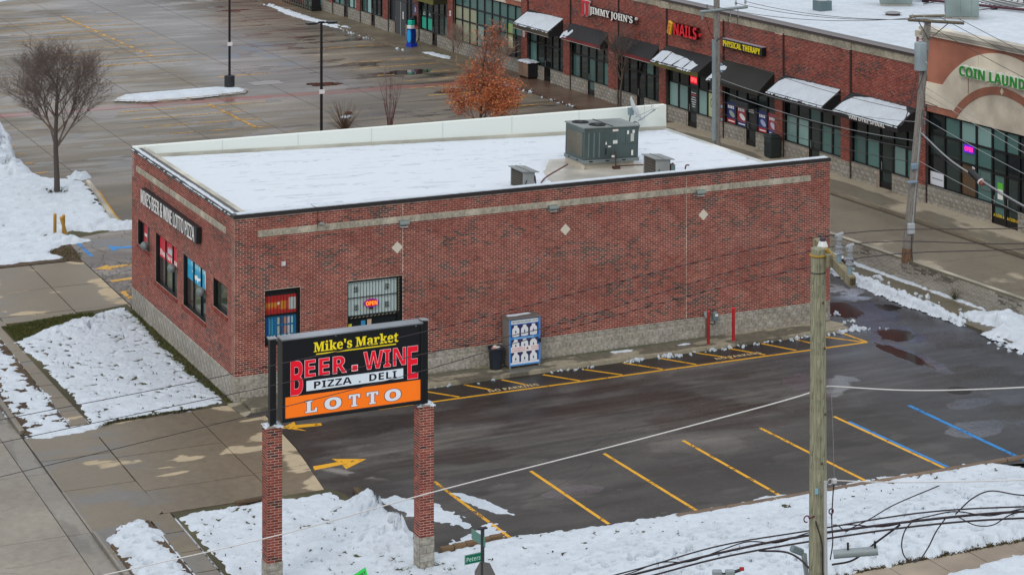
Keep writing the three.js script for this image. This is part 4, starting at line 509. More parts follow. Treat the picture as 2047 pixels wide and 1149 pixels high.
{ const t = thing('satellite_dish', 'grey satellite dish on a tripod pole at the rear parapet', 'satellite dish', [20.7, roofY(20.7), -11.9]); const m = S('#c3c8ca', { roughness: .5 });
  obj('mast', [rod([-.06, 0, 0], [.12, .8, 0], .03), rod([.12, .8, 0], [.12, .95, 0], .05)], S('#5f6f74', { metalness: .3 }), t);
  const d = []; for (let i = 0; i <= 10; i++) { const r = i / 10; d.push(new THREE.Vector2(r * .52 + .001, .16 * r * r)); } for (let i = 10; i >= 0; i--) { const r = i / 10; d.push(new THREE.Vector2(r * .52 + .001, .16 * r * r - .02)); }
  const dish = obj('reflector', new THREE.LatheGeometry(d, 28), m, t); dish.position.set(.22, .98, 0); dish.quaternion.setFromUnitVectors(new THREE.Vector3(0, 1, 0), new THREE.Vector3(.84, .42, .34).normalize()); obj('back_bracket', rb(.12, .9, 0, .2, .3, .2), S('#72858a'), t);
  obj('feed_arm', [rod([.42, .5, .1], [1.15, .95, .25], .022), rod([.42, .6, -.2], [1.1, .98, .2], .012), rod([.45, .55, .3], [1.1, .98, .28], .012)], Mt.steel, t); obj('feed_horn', [rb(1.18, 1.02, .25, .26, .1, .16), bx(1.02, 1.06, .22, .1, .16, .1)], S('#d6d8d6'), t);
  obj('cable_coil', [new THREE.TorusGeometry(.19, .014, 6, 28).translate(.24, .3, .15), new THREE.TorusGeometry(.18, .014, 6, 28).translate(.25, .29, .18), rod([-1.5, .42, .1], [.05, .46, .1], .014)], S('#5b5f66'), t); }

// ---------------------------------------------------------------- the pylon sign
{ const t = thing('pylon_sign', 'black and orange box sign of the market raised on two brick pillars', 'sign'); const z0 = 15.1, z1 = 15.5;
  const pillars = [];
  for (const [x0, lim] of [[-4.03, 150], [.11, 150]]) {
    const p = part('pillar', t); pillars.push(p); obj('core', bb(x0 + .004, x0 + .396, .8, 4.2, z0 + .004, z1 - .004), Mt.mortar, p); obj('footing', bb(x0 + .02, x0 + .38, -.2, .8, z0 + .02, z1 - .02), Mt.mortar, p);
    const it = []; for (let r = 0; r < 50; r++) { const y = .84 + r * .0677 + .034; for (const f of [0, 1, 2, 3]) { const segs = (r + f) % 2 ? [[0, .1], [.1, .3], [.3, .4]] : [[0, .2], [.2, .4]]; for (const [a, b] of segs) { const c = (a + b) / 2, w = b - a - .013, d = .022, k = rnd() < .14 ? 7 + Math.floor(rnd() * 3) : Math.floor(rnd() * 7);
      const m = f === 0 ? M4(x0 + c, y, z1 - d / 2 + .001, w, .0537, d) : f === 1 ? M4(x0 + d / 2 - .001, y, z1 - c, d, .0537, w) : f === 2 ? M4(x0 + c, y, z0 + d / 2 - .001, w, .0567, d) : M4(x0 + .4 - d / 2 + .001, y, z1 - c, d, .0537, w); it.push({ m, c: k, f }); } } }
    pieces(p, 'brick', it, brickMats, brickCol, brickWhite, lim);
    for (let r = 0; r < 4; r++) { const y = r * .213; for (const [a, b] of r % 2 ? [[0, .4]] : [[0, .2], [.2, .4]]) { const m = obj('block', splits[r].clone(), cmuMats[(r + (a > 0)) % 5], p); m.geometry.userData.raw = true; m.scale.set(b - a - .006, .205, .1); m.position.set(x0 + (a + b) / 2, y + .105, z1 - .03); }
      const m = obj('block', splits[(r + 2) % 4], cmuMats[(r + 2) % 5], p); m.scale.set(.394, .205, .1); m.rotation.y = -Math.PI / 2; m.position.set(x0 + .03, y + .105, (z0 + z1) / 2); const n = obj('block', splits[(r + 1) % 4], cmuMats[r], p); n.scale.set(.394, .205, .1); n.rotation.y = Math.PI / 2; n.position.set(x0 + .37, y + .105, (z0 + z1) / 2); }
    obj('mortar_cap', [bb(x0 - .005, x0 + .405, 4.222, 4.25, z0 - .005, z1 + .005)], S('#b9ab9f', { map: tStain, roughness: 1 }), p); obj('snow', snowGeo([[x0, z0], [x0 + .4, z0], [x0 + .4, z1], [x0 + .3, z1], [x0 + .1, z1 - .1], [x0, z1]], { res: .025, th: .02, edge: .04, rag: .05, ragF: 8, lump: .01, base: () => 4.248 }), Mt.snow, p);
    const px = x0 + .2; obj('post', [bb(px - .08, px + .08, 4.24, 6.42, 15.22, 15.38), bb(px - .1, px + .1, 4.24, 4.27, 15.2, 15.4)], Mt.blackmetal, p); obj('post_cap', bx(px, 6.43, 15.3, .22, .025, .22, 0, 0, px > 0 ? -.1 : 0), S('#8b8f94', { roughness: .5, metalness: .3 }), p);
  }
  const X0 = -3.62, X1 = .2, Y0 = 4.32, Y1 = 6.38;
  obj('cabinet', bb(X0, X1, Y0, Y1, 15.1, 15.47), S('#3c3d40', { roughness: .45, metalness: .2 }), t); obj('cabinet_top', bb(X0 - .01, X1 + .01, Y1, Y1 + .03, 15.08, 15.5), S('#98a0aa', { roughness: .5, metalness: .1, map: tStain }), t);
  obj('face_frame', [bb(X0, X1, Y0, Y0 + .06, 15.47, 15.5), bb(X0, X1, Y1 - .06, Y1, 15.47, 15.5), bb(X0, X0 + .07, Y0, Y1, 15.47, 15.501), bb(X1 - .06, X1, Y0, Y1, 15.47, 15.501)], Mt.blackmetal, t);
  for (const x of [-2.2, .0]) obj('bolt', cy(0, 0, .015, 0, .015, .015, 8).rotateX(1.57).translate(x, Y1 - .03, 15.5), Mt.steel, t);
  const face = canvas(1536, 802, (c, w, h) => {
    const u = x => (x + 3.56) / 3.71 * w, v = y => (6.35 - y) / 1.94 * h; c.fillStyle = '#101318'; c.fillRect(0, 0, w, h);
    const put = (s, x0, x1, yb, yt, f, fill, out, lw = 0, ow = 0) => { c.font = f; c.textBaseline = 'alphabetic'; const m = c.measureText(s), tw = m.actualBoundingBoxRight + m.actualBoundingBoxLeft, th = m.actualBoundingBoxAscent + m.actualBoundingBoxDescent, sx = (u(x1) - u(x0)) / tw, sy = (v(yb) - v(yt)) / th; c.save(); c.translate(u(x0), v(yb)); c.scale(sx, sy); c.translate(m.actualBoundingBoxLeft, -m.actualBoundingBoxDescent); c.lineJoin = 'miter'; if (out) { c.strokeStyle = out; c.lineWidth = (lw + ow) / sy; c.strokeText(s, 0, 0); } if (lw && ow) { c.strokeStyle = '#20222c'; c.lineWidth = 3 / sy; } c.fillStyle = fill; c.fillText(s, 0, 0); c.restore(); };
    put("Mike's Market", -2.78, -.48, 5.99, 6.25, 'bold 120px serif', '#e9d420', '#e9d420', 3); c.fillStyle = '#e6cf1f'; c.fillRect(u(-2.72), v(5.96) + 4, u(-.54) - u(-2.72), 12);
    const red = '#e0112b', pk = '#f7d9e3';
    put('B', -3.4, -3.07, 4.97, 5.83, 'bold 200px sans-serif', red, pk, 7); put('EER', -3.02, -1.9, 5.38, 5.81, 'bold 200px sans-serif', red, pk, 7); c.fillStyle = pk; c.fillRect(u(-1.76), v(5.54), u(-1.59) - u(-1.76), v(5.38) - v(5.54)); c.fillStyle = red; c.fillRect(u(-1.745), v(5.525), u(-1.605) - u(-1.745), v(5.395) - v(5.525)); put('WIN', -1.43, -.27, 5.38, 5.83, 'bold 200px sans-serif', red, pk, 7); put('E', -.22, .07, 4.99, 5.83, 'bold 200px sans-serif', red, pk, 7);
    c.fillStyle = '#cdd9e4'; c.fillRect(u(-2.98), v(5.29), u(-.34) - u(-2.98), v(5.03) - v(5.29)); put('PIZZA', -2.78, -1.75, 5.07, 5.25, 'bold 120px sans-serif', '#14121a'); c.fillStyle = '#14121a'; c.fillRect(u(-1.56), v(5.11), 18, 14); put('DELI', -1.28, -.52, 5.07, 5.25, 'bold 120px sans-serif', '#14121a');
    c.fillStyle = '#f8781a'; c.fillRect(0, v(4.94), w, h); for (const [s, a, b] of [['L', -3.02, -2.68], ['O', -2.5, -2.03], ['T', -1.85, -1.52], ['T', -1.36, -1.02], ['O', -.86, -.4]]) for (const [oc, ow] of [['#33242a', 17], ['#d5dbe6', 8]]) put(s, a + .02, b - .02, 4.49, 4.78, s === 'O' ? 'bold 150px sans-serif' : 'bold 150px serif', '#d5dbe6', oc, ow);
  });
  const [g, m] = print(face, 3.71, 1.94, { roughness: .3, emissive: '#ffffff', emissiveMap: face, emissiveIntensity: .22 }); g.translate(-1.705, 5.38, 15.474); obj('sign_face', g, m, t);  // weak glow added to the face only to brighten its print
  const [g2, m2] = print(face, 3.71, 1.94, { roughness: .3 }); g2.rotateY(Math.PI).translate(-1.705, 5.38, 15.096); obj('sign_face', g2, m2, t); }
{ const t = thing('street_sign', 'green street name sign on a post at the bottom of the picture', 'street sign', [-.87, 0, 21.69], .08);
  obj('post', [cy(0, 0, 3.3, 0, .045, .045, 10)], S('#3b3f45', { roughness: .5 }), t); obj('cap', bx(-.0, 3.31, 0, .22, .03, .1), S('#2b2d33'), t);
  const tex = canvas(256, 128, (c, w, h) => { c.fillStyle = '#d8e6e0'; c.fillRect(0, 0, w, h); c.fillStyle = '#04745c'; c.fillRect(4, 4, w - 8, h - 8); c.fillStyle = '#b9e0d2'; c.font = 'bold 84px sans-serif'; c.textAlign = 'center'; c.setTransform(.84, 0, -.08, 1, 24, 0); c.fillText('Peters', w / 2, 94); });
  const b = part('name_plate', t); obj('plate', rb(-.24, 2.66, .0, .46, .23, .012, .005), S('#04745c'), b); panel('lettering', tex, -.24, 2.66, .009, .45, .22, b);
  obj('cross_plate', rb(.0, 3.02, -.2, .012, .23, .66, .004), S('#5f8f86', { roughness: .4 }), t);
  obj('sign_back', [ext([[-.09, 1.6], [.09, 1.6], [.27, 1.75], [.27, 2.35], [.12, 2.6], [-.12, 2.6], [-.27, 2.35], [-.27, 1.75]], .012).rotateY(Math.PI / 2 + .6).translate(.02, -.05, .08)], S('#8a8a8c', { roughness: .5, metalness: .4, map: tStain }), t); }
{ const t = thing('yard_sign', 'small bright green yard sign with dark letters at the bottom edge', 'yard sign', [-1.5, 0, 15.5], .25); t.rotation.z = .28; const tex = canvas(128, 64, (c, w, h) => { c.fillStyle = '#35e05a'; c.fillRect(0, 0, w, h); c.fillStyle = '#0c3a18'; c.font = 'bold 40px sans-serif'; c.fillText('HWAY', 6, 46); }); obj('board', bx(0, .16, 0, .42, .24, .01), S('#2fd356'), t); panel('lettering', tex, 0, .16, .007, .4, .22, t); for (const x of [-.14, .14]) obj('stake', rod([x, -.1, 0], [x, .2, 0], .006), Mt.steel, t); }
const mWalkFar = S('#7a6f5c', { map: tStain, roughness: .45 }), mWalkRed = S('#705a4c', { map: tStain, roughness: .35 });
// ---------------------------------------------------------------- shops on the right: local x runs along the front, z faces the lot
const MA = Math.atan(.0203), mallRot = -Math.PI / 2 + MA, mallAt = [35.78, 0, 0];
const wall = (name, label, cat, group) => thing(name, label, cat, mallAt, mallRot, group);
const mall = wall('shopping_plaza', 'long red brick row of shops with stone band and snowy roof', 'shops');
const piers = [[-90.4, -89.5], [-84.9, -84.2], [-79.4, -78.7], [-74.4, -73.5], [-69, -68.15], [-63.4, -62.55], [-52.4, -51.6], [-46.8, -46], [-41.25, -40.2], [-35.5, -34.8], [-29.8, -29], [-24.1, -23.4], [-18.4, -17.7], [-12.55, -11.9]];
const MB = 1.7, MT = 6.93, GY = .88;
const mallGlass = [Mt.glass, Mt.glassTeal, Mt.glassTeal, Mt.glassDark, Mt.blindTeal];
const pierBricks = [], panelBricks = [], mblocks = [];
for (const [a, b] of piers) { const top = a > -13 ? 8.2 : MT; obj('pier', bb(a + .01, b - .01, GY - .3, top, -.4, -.012), Mt.mortar, mall);
  pierBricks.push(...courses(a, b, MB, top, [], { pick: brickPick })); mblocks.push(...courses(a - .02, b + .02, GY, MB, [], { bl: .406, bh: .2033, j: .012, dep: .05, n: .018, pick: cmuPick }));
  for (const s of [0]) { const n = Math.round((top - MB) / .0677); for (let r = 0; r < n; r++) pierBricks.push({ m: M4(b - .014, MB + (r + .5) * .0677, -.075, .03, .0567, .12), c: brickPick(b, r * .07) }); } }
const infill = (a, b, y0) => { obj('wall', bb(a - .01, b + .01, y0, MT, -.45, -.112), Mt.mortar, mall); panelBricks.push(...courses(a, b, y0, MT, [], { n: -.1, pick: brickPick })); };
function storefront(a, b, yTop, cols, doors, trans, mats, sill = MB + .03) {   // cols: mullion places; doors: indices of columns that are doors
  const w = part('storefront', mall), z = -.22, f = .05, fr = [];
  fr.push(bb(a, b, yTop - .08, yTop, z - .06, z + .05), bb(a, b, sill - .04, sill + .05, z - .06, z + .05));
  cols.forEach(x => fr.push(bb(x - f, x + f, doors.length ? GY : sill, yTop, z - .06, z + .051))); obj('mullion', fr.slice(2), Mt.frame, w); obj('frame', fr[0], Mt.frame, w); obj('frame', fr[1], Mt.frame, w);
  for (let i = 0; i < cols.length - 1; i++) { const x0 = cols[i] + f, x1 = cols[i + 1] - f, door = doors.includes(i), ys = [door ? GY + .05 : sill + .05, ...trans.map((t, k) => door ? Math.min(t, 3.05 + k) : t), yTop - .08].filter((y, k, q) => !k || y > q[k - 1] + .15);
    for (let k = 0; k < ys.length - 1; k++) obj(door && !k ? 'door_pane' : 'pane', bb(x0, x1, ys[k] + (k ? .045 : door ? .3 : 0), ys[k + 1] - .045, z - .02, z - .01), (mats && mats(i, k)) || pick(mallGlass), w);
    for (const y of ys.slice(1, -1)) obj('transom', bb(x0, x1, y - .045, y + .045, z - .05, z + .04), Mt.frame, w);
    if (door) { const d = part('door', w); obj('rail', [bb(x0, x1, GY + .02, GY + .35, z - .03, z + .03), bb(x0, x0 + .07, GY + .35, 3, z - .03, z + .03), bb(x1 - .07, x1, GY + .35, 3, z - .03, z + .03)], Mt.frame, d); obj('handle', bx(x0 + .12, 1.95, z + .06, .03, .35, .03), Mt.steel, d); } }
  obj('backing', bb(a, b, GY, yTop, z - .3, z - .25), S('#1a2020', { roughness: .9 }), w);
  let p = a; for (const i of [...doors, -1]) { const q = i < 0 ? b : cols[i] - .02; if (q - p > .1) { obj('sill', bb(p, q, MB - .0, MB + .035, -.3, -.06), S('#8d8a82', { map: tStain, roughness: .9 }), w); obj('wall', bb(p, q, GY - .3, MB, -.4, -.112), Mt.mortar, w); mblocks.push(...courses(p, q, GY, MB, [], { bl: .406, bh: .2033, j: .012, dep: .05, n: -.08, pick: cmuPick })); } if (i >= 0) p = cols[i + 1] + .02; }
  return w;
}
const bay = (a, b, mats, dk = 2) => storefront(a, b, 4.15, [a, a + (b - a) * .215, a + (b - a) * .42, a + (b - a) * .62, a + (b - a) * .81, b].map((x, i) => i === 0 ? x + .05 : i === 5 ? x - .05 : x), [dk], [3.05], mats);
const GL = { d: Mt.glassDark, g: Mt.glass, t: Mt.glassTeal, b: Mt.blindTeal, s: Mt.blind };
const tint = {}; for (const k in GL) tint[k] = [.75, 1, 1.25].map(f => { const m = GL[k].clone(); m.color.multiplyScalar(f); return m; });
const pat = str => (i, k) => { const t = tint[str.split(' ')[k]?.[i]]; return t && pick(t); };
bay(-17.7, -12.55, pat('ttgbt dgggd')); bay(-23.4, -18.4, pat('bbgtt dgtgg')); bay(-29, -24.1, pat('ggdgg dgdgd')); bay(-34.8, -29.8, pat('bbgbb gdgdg')); bay(-40.2, -35.5, pat('dddgd dgdtd')); bay(-46, -41.25, pat('tgtgt ggggg')); bay(-51.6, -46.8, pat('tgdgd tgdgd'), 2);
bay(-68.15, -63.4, pat('ggdgt gdggd')); bay(-78.7, -74.4, pat('tbddd tbddd')); bay(-84.2, -79.4, pat('btgbb btgbb')); bay(-89.5, -84.9, pat('tttgt tgtgt')); storefront(-73.5, -69, 4.9, [-73.45, -72.6, -70.5, -69.9, -69.05], [1], [3.3], () => S('#33373c', { roughness: .35 }));
{ const o = mall.children[mall.children.length - 1]; o.name = 'service_entrance'; obj('door_leaf', [bb(-72.5, -71.6, .93, 3.2, -.2, -.16), bb(-71.5, -70.6, .93, 3.2, -.2, -.16)], S('#43484d', { roughness: .5, metalness: .2 }), o); obj('door_edge', bb(-71.58, -71.52, .93, 3.2, -.2, -.15), S('#aeb4b6', { metalness: .5 }), o); obj('notice', bx(-71.1, 2.3, -.155, .16, .5, .004), S('#e6e6e4'), o); }
for (let i = 1; i < piers.length - 1; i++) { if (i === 6 - 1) continue; infill(piers[i][1], piers[i + 1][0], i === 3 ? 4.9 : 4.1); } infill(-89.5, -84.9, 4.1);
// two rendered gables with arches over wide glass fronts
function gable(a, b, mats, doors, cols) {
  const c = (a + b) / 2; storefront(a, b, 5.0, cols, doors, [3.12, 4.03], mats); const gb = part('gable', mall), terra = S('#b57660', { map: tStain, roughness: .85, bumpMap: tBump, bumpScale: .004 }), cream = S('#eee4d0', { map: tStain, roughness: .85, bumpMap: tBump, bumpScale: .004 });
  obj('wall', bb(a, b, 5.0, 8.36, -.45, -.06), terra, gb);
  const arc = (R2, cyy, y0, n = 40) => { const w = Math.sqrt(R2 * R2 - (y0 - cyy) ** 2), o = []; for (let i = 0; i <= n; i++) { const x = -w + 2 * w * i / n; o.push([c + x, cyy + Math.sqrt(R2 * R2 - x * x)]); } return o; };
  const k = (b - a) / 10.7, A = arc(5.46 * k, 8.2 - 5.46 * k, 6.31), B = arc(4.43 * k, 6.8 - 4.43 * k, 5.3), B2 = arc(4.43 * k, 6.8 - 4.43 * k, 5.003), C2 = arc(4.1 * k, 6.47 - 4.1 * k, 5.003);
  obj('cream_panel', ext([[a + .01, 5.31], [a + .01, 6.31], ...A, [b - .01, 6.31], [b - .01, 5.31], ...B.slice().reverse()].reverse(), .05, [], -.06), cream, gb);
  obj('arch_band', ext([...B2, ...C2.slice().reverse()].reverse(), .08, [], -.06), terra, gb); obj('cream_panel', ext([[C2[0][0], 5.002], ...C2, [C2[C2.length - 1][0], 5.002]].reverse(), .045, [], -.06), cream, gb);
  obj('diamond', ext([[0, -.16], [.11, 0], [0, .16], [-.11, 0]], .03).translate(c, 6.64, .018), cream, gb);
  for (const x of [-1.6, 1.6]) obj('control_joint', bb(c + x * 1.02 - .008, c + x * 1.02 + .008, 6.9, 8.05, -.012, -.006), S('#9c9078'), gb);
  const corn = S('#ddd8ca', { map: tStain, roughness: .8 }); obj('cornice', [bb(a - .02, b + .02, 8.36, 8.5, -.5, .1), bb(a - .02, b + .02, 8.5, 8.62, -.5, .2), bb(a - .02, b + .02, 8.62, 8.76, -.5, .32)], corn, gb); obj('roof', bb(a, b, 8.3, 8.62, -9, -.5), Mt.membrane, gb);
  return gb; }
const lc = [-11.85, -10.73, -9.62, -8.53, -7.46, -6.57, -5.69, -4.6, -3.5, -2.4, -1.25];
gable(-11.9, -1.2, (i, k) => k === 0 ? [GL.d, GL.g, S('#5d4a34', { roughness: .2 }), GL.t, GL.t, GL.g, GL.d, GL.d][i] : k === 1 ? [GL.g, GL.g, GL.t, GL.t, GL.g, GL.d, GL.d][i] : [GL.d, GL.t, GL.b, GL.b, GL.t, GL.t, GL.g][i], [4, 5], lc);
obj('pier', bb(-1.2, -.5, GY, 8.2, -.4, 0), brickMats[0], mall); obj('wall', bb(-.5, 6, GY - .3, 6.9, -.4, -.1), brickMats[1], mall);
gable(-62.55, -52.4, (i, k) => i < 3 ? (k < 2 ? S('#9fa48a', { roughness: .15 }) : GL.t) : k < 1 ? [0, 0, 0, GL.b, GL.t, GL.g, GL.t, GL.d, GL.d][i] : GL.t, [], Array.from({ length: 10 }, (_, i) => -62.5 + i * 1.117));
obj('stone_cap', [bb(-12.6, -11.85, 8.2, 8.48, -.5, .03)], Mt.stone, mall);
for (const [a, b] of [[-90.4, -62.5], [-52.4, -12.58]]) { for (let x = a; x < b - .1; x += 1.2) obj('band_stone', bb(x + .004, Math.min(x + 1.196, b), MT, 7.3, -.4, piers.some(p => x + .6 > p[0] && x + .6 < p[1]) ? .0 : -.06), S(pick(['#a9a392', '#b3ac9a', '#a09a8b']), { map: tGrain, roughness: .9 }), mall); obj('coping', [bb(a, b, 7.3, 7.42, -.5, .03), bb(a, b, 7.38, 7.425, -.75, -.5)], S('#4a4042', { roughness: .35, metalness: .3 }), mall); }
pieces(mall, 'brick', [...pierBricks, ...panelBricks], brickMats, brickCol, brickWhite, 300); pieces(mall, 'block', mblocks, cmuMats.map(m => { const q = m.clone(); q.color.multiplyScalar(.92); return q; }), cmuCol.map(c => c.clone().multiplyScalar(.92)), cmuWhite, 300, splits);
for (const [, b] of piers) obj('downspout', bb(b + .005, b + .06, GY, 7, -.11, -.03), S('#3a2f30', { roughness: .5 }), mall);
obj('roof', bb(-112, 6, 6.4, 6.85, -30, -.4), Mt.membrane, mall); obj('rear_wall', bb(-112, 6, -.5, 6.4, -30, -29.6), brickMats[2], mall); obj('rear_wall', bb(5.7, 6, -.5, 6.4, -30, -.5), brickMats[2], mall); obj('wall', bb(-112, -90.4, .5, 6.9, -.5, -.02), brickMats[1], mall);
{ const g = snowGeo([[-111, -29.4], [-13, -29.4], [-13, -.8], [-111, -.8]], { res: .4, th: .05, edge: .5, rag: .2, lump: .03, lf: .8, base: () => 6.85 }), o = tag(obj('snow', g, Mt.snow), 'snow covering the long flat roof of the shops', null, null, 'stuff'); o.position.set(...mallAt); o.rotation.y = mallRot;
  const g2 = snowGeo([[-12.5, -29.4], [5.5, -29.4], [5.5, -9.2], [-12.5, -9.2]], { res: .4, th: .05, edge: .5, rag: .2, lump: .03, lf: .8, base: () => 6.85 }), g3 = snowGeo([[-11.8, -8.8], [-1.3, -8.8], [-1.3, -.1], [-11.8, -.1]], { res: .15, th: .05, edge: .2, rag: .15, lump: .02, base: (x, z) => z > -.5 ? 8.74 : 8.7 });
  for (const [g, l] of [[g2, 'snow on the shop roof behind the laundry gable'], [g3, 'snow on top of the laundry gable']]) { const o = tag(obj('snow', g, Mt.snow), l, null, null, 'stuff'); o.position.set(...mallAt); o.rotation.y = mallRot; } }
// awnings
function awning(a, b, n, yw, yf, yb, label, o = {}) {
  const t = wall('awning', label, 'awning', 'sloped awnings over the shop fronts'), fab = S(o.col ?? '#25262a', { roughness: .75, map: tStain }), z0 = -.09;
  obj('canopy', ext([[z0, yw], [n, yf], [n, yf - .012], [z0, yw - .014]], b - a).rotateY(-Math.PI / 2).translate(b, 0, 0), fab, t);
  obj('valance', bb(a, b, yb, yf - .002, n - .012, n), S(o.trim ?? '#2a2426', { roughness: .7, map: tStain }), t);
  if (o.trim2) obj('valance_edge', bb(a, b, yb - .03, yb, n - .012, n + .004), S('#a9a29c'), t);
  for (const x of [a, b - .012]) { const g = ext([[z0, yw - .02], [n - .013, yf - .015], [n - .013, yb], [z0, yb]], .012); g.rotateY(-Math.PI / 2); obj('side_panel', g.translate(x + .012, 0, 0), fab, t); }
  for (let i = 1; i < 9; i++) { const z = mix(z0, n, i / 9), y = mix(yw, yf, i / 9); obj('side_rib', [bb(b, b + .012, yb, y - .02, z - .008, z + .008)], Mt.black, t); }
  if (o.snow) for (const poly of o.snow) { const sl = (yf - yw) / (n - z0); obj('snow', snowGeo(poly.map(([u, v]) => [mix(a, b, u), mix(z0, n, v)]), { res: .045, th: .028, edge: .06, rag: o.rag ?? .016, ragF: 4, lump: .002, specks: 0, holes: o.holes ?? .12, hf: 3, base: (x, z) => yw + (z - z0) * sl + .002 }), Mt.snow, t); }
  return t; }
const full = [[.03, .16], [.5, .03], [.98, .02], [.98, .96], [.02, .96]];
awning(-17.66, -12.6, .97, 4.98, 4.24, 3.98, 'snow covered black awning lettered in white next to the laundry', { snow: [[[.03, .55], [.1, .2], [.3, .04], [.85, .04], [.9, .2], [.98, .3], [.98, .96], [.02, .96]]], holes: .18 });
{ const t = wall('awning_lettering', 'white lettering on the front edge of the awning next to the laundry', 'lettering'); obj('lettering', text('VAN DYKE SPINAL', 2.8, .16, .012).translate(-16.35, 4.04, .972), S('#e6e6e6'), t); }
awning(-23.36, -18.44, .97, 4.97, 4.24, 3.98, 'plain snow covered awning beside the lettered one', { snow: [[[.02, .4], [.08, .12], [.3, .06], [.98, .02], [.98, .97], [.02, .97]]], holes: .13 });
awning(-28.96, -24.14, .92, 4.96, 4.06, 3.88, 'black and mossy awning with snow only at its left end', { col: '#232520', trim: '#26241c', snow: [[[.01, .3], [.1, .25], [.17, .4], [.1, .6], [.2, .8], [.13, .95], [.01, .95]]], rag: .12 });
awning(-34.76, -29.84, .97, 4.95, 4.22, 3.98, 'half snowed awning with yellow moss below the red nail salon letters', { trim: '#5d5a22', snow: [[[.02, .35], [.2, .3], [.22, .96], [.02, .96]], [[.23, .33], [.5, .4], [.44, .96], [.24, .96]], [[.52, .4], [.68, .5], [.66, .96], [.47, .96]], [[.7, .5], [.86, .62], [.84, .94], [.69, .96]]], rag: .05 });
awning(-40.2, -35.5, .52, 4.8, 4.1, 3.92, 'bare black awning with red edge behind the thin bare tree', { trim: '#7d2a2e', trim2: 1 });
awning(-46.02, -41.28, .52, 4.8, 4.1, 3.92, 'black awning with red edge under the white sandwich shop letters', { trim: '#7d2a2e', trim2: 1, snow: [[[.0, .7], [.06, .5], [.1, .75], [.16, .45], [.2, .5], [.14, .9], [0, .95]]], rag: .05 });
awning(-51.56, -46.82, .97, 4.95, 4.22, 3.93, 'snow covered awning with brown edge, left of the red edged ones', { trim: '#4d4436', trim2: 1, snow: [full] });
awning(-68.1, -63.45, .97, 4.95, 4.22, 3.93, 'mossy awning cut by the top edge above the green posters', { trim: '#6a6a2c', col: '#3c3d22' });
// signs
{ const t = wall('shop_sign', 'red double letter emblem with white shop name letters on brick', 'sign'); const red = S('#d3152f', { roughness: .4 }), wh = S('#f2f2f0', { roughness: .45 });
  for (const x of [-44.32, -43.8]) { obj('emblem_back', text('J', .5, .94, .08, serif, .07).translate(x, 5.44, .02), S('#d8d2d2', { roughness: .5 }), t); obj('emblem', text('J', .47, .88, .03, serif, .045).translate(x + .015, 5.47, .105), red, t); }
  obj('lettering_back', text("JIMMY JOHN'S", 5.06, .55, .13, serif, .02).translate(-43.18, 5.56, .02), S('#26262a'), t); obj('lettering', text("JIMMY JOHN'S", 5, .5, .02, serif, .008).translate(-43.15, 5.585, .15), wh, t); obj('mark', rb(-37.85, 6, .08, .14, .14, .14), S('#d8d4d4'), t); obj('raceway', bb(-43, -37.9, 5.7, 5.95, -.1, .02), S('#5a3430'), t); }
{ const t = wall('shop_sign', 'thick red letters of the nail salon with a tilted yellow plaque', 'sign'); obj('lettering_side', text('NAILS', 2.36, .63, .2).translate(-33.57, 5.68, .0), S('#33080c', { roughness: .4 }), t); obj('lettering', text('NAILS', 2.36, .63, .02).translate(-33.57, 5.68, .201), S('#e0182c', { roughness: .35 }), t); obj('star', rb(-31, 5.95, .1, .16, .16, .14), S('#c0202e'), t);
  const p = part('plaque', t, [-34.1, 5.97, .12]); p.rotation.z = -.32; obj('board', rb(0, 0, 0, .36, .72, .14, .04), S('#e8b32a', { roughness: .4 }), p); const l = obj('lettering', text("KIM'S", .56, .2, .01), S('#b5502a'), p); l.rotation.z = Math.PI / 2; l.position.set(.1, -.28, .072); }
{ const t = wall('shop_sign', 'black box sign with yellow letters for the therapy clinic', 'sign'); obj('box', rb(-26.85, 5.87, .03, 3.75, .44, .26, .02), S('#131315', { roughness: .4 }), t); obj('box_edge', bb(-28.72, -24.98, 6.09, 6.11, -.1, .16), S('#a9a4b0', { metalness: .3 }), t); obj('lettering', text('PHYSICAL THERAPY', 3.5, .3, .02).translate(-28.62, 5.72, .165), S('#f0de1e', { roughness: .4 }), t); }
{ const t = wall('shop_sign', 'green letters with white returns on the cream laundry gable', 'sign'); obj('lettering_side', text('COIN LAUNDRY', 5.4, .5, .2, font, .05).translate(-9.25, 6.93, .0), S('#dfe6df', { roughness: .5 }), t); obj('lettering', text('COIN LAUNDRY', 5.26, .44, .02).translate(-9.18, 6.96, .222), S('#1d8a26', { roughness: .4 }), t); obj('conduit', bb(-8.86, -8.84, 6.2, 6.95, -.01, .01), S('#8a5a48'), t); }
const neon = (name, label, s, y, w, h, txt, c1, c2) => { const t = wall(name, label, 'neon sign'); obj('board', bx(s, y, -.17, w, h, .02), new THREE.MeshStandardMaterial({ color: '#180a20', emissive: c1, emissiveIntensity: 1 }), t); obj('lettering', text(txt, w * .8, h * .6, .01).translate(s - w * .4, y - h * .3, -.155), new THREE.MeshStandardMaterial({ color: '#200810', emissive: c2, emissiveIntensity: 1.6 }), t); };
neon('open_sign', 'pink and violet neon sign in the laundry window', -9.02, 3.78, .66, .34, 'OPEN', '#5a20c8', '#ff2a6a'); neon('open_sign', 'red neon sign in the nail salon window', -32.1, 3.45, .7, .42, 'OPEN', '#c00a26', '#ff5a5a');
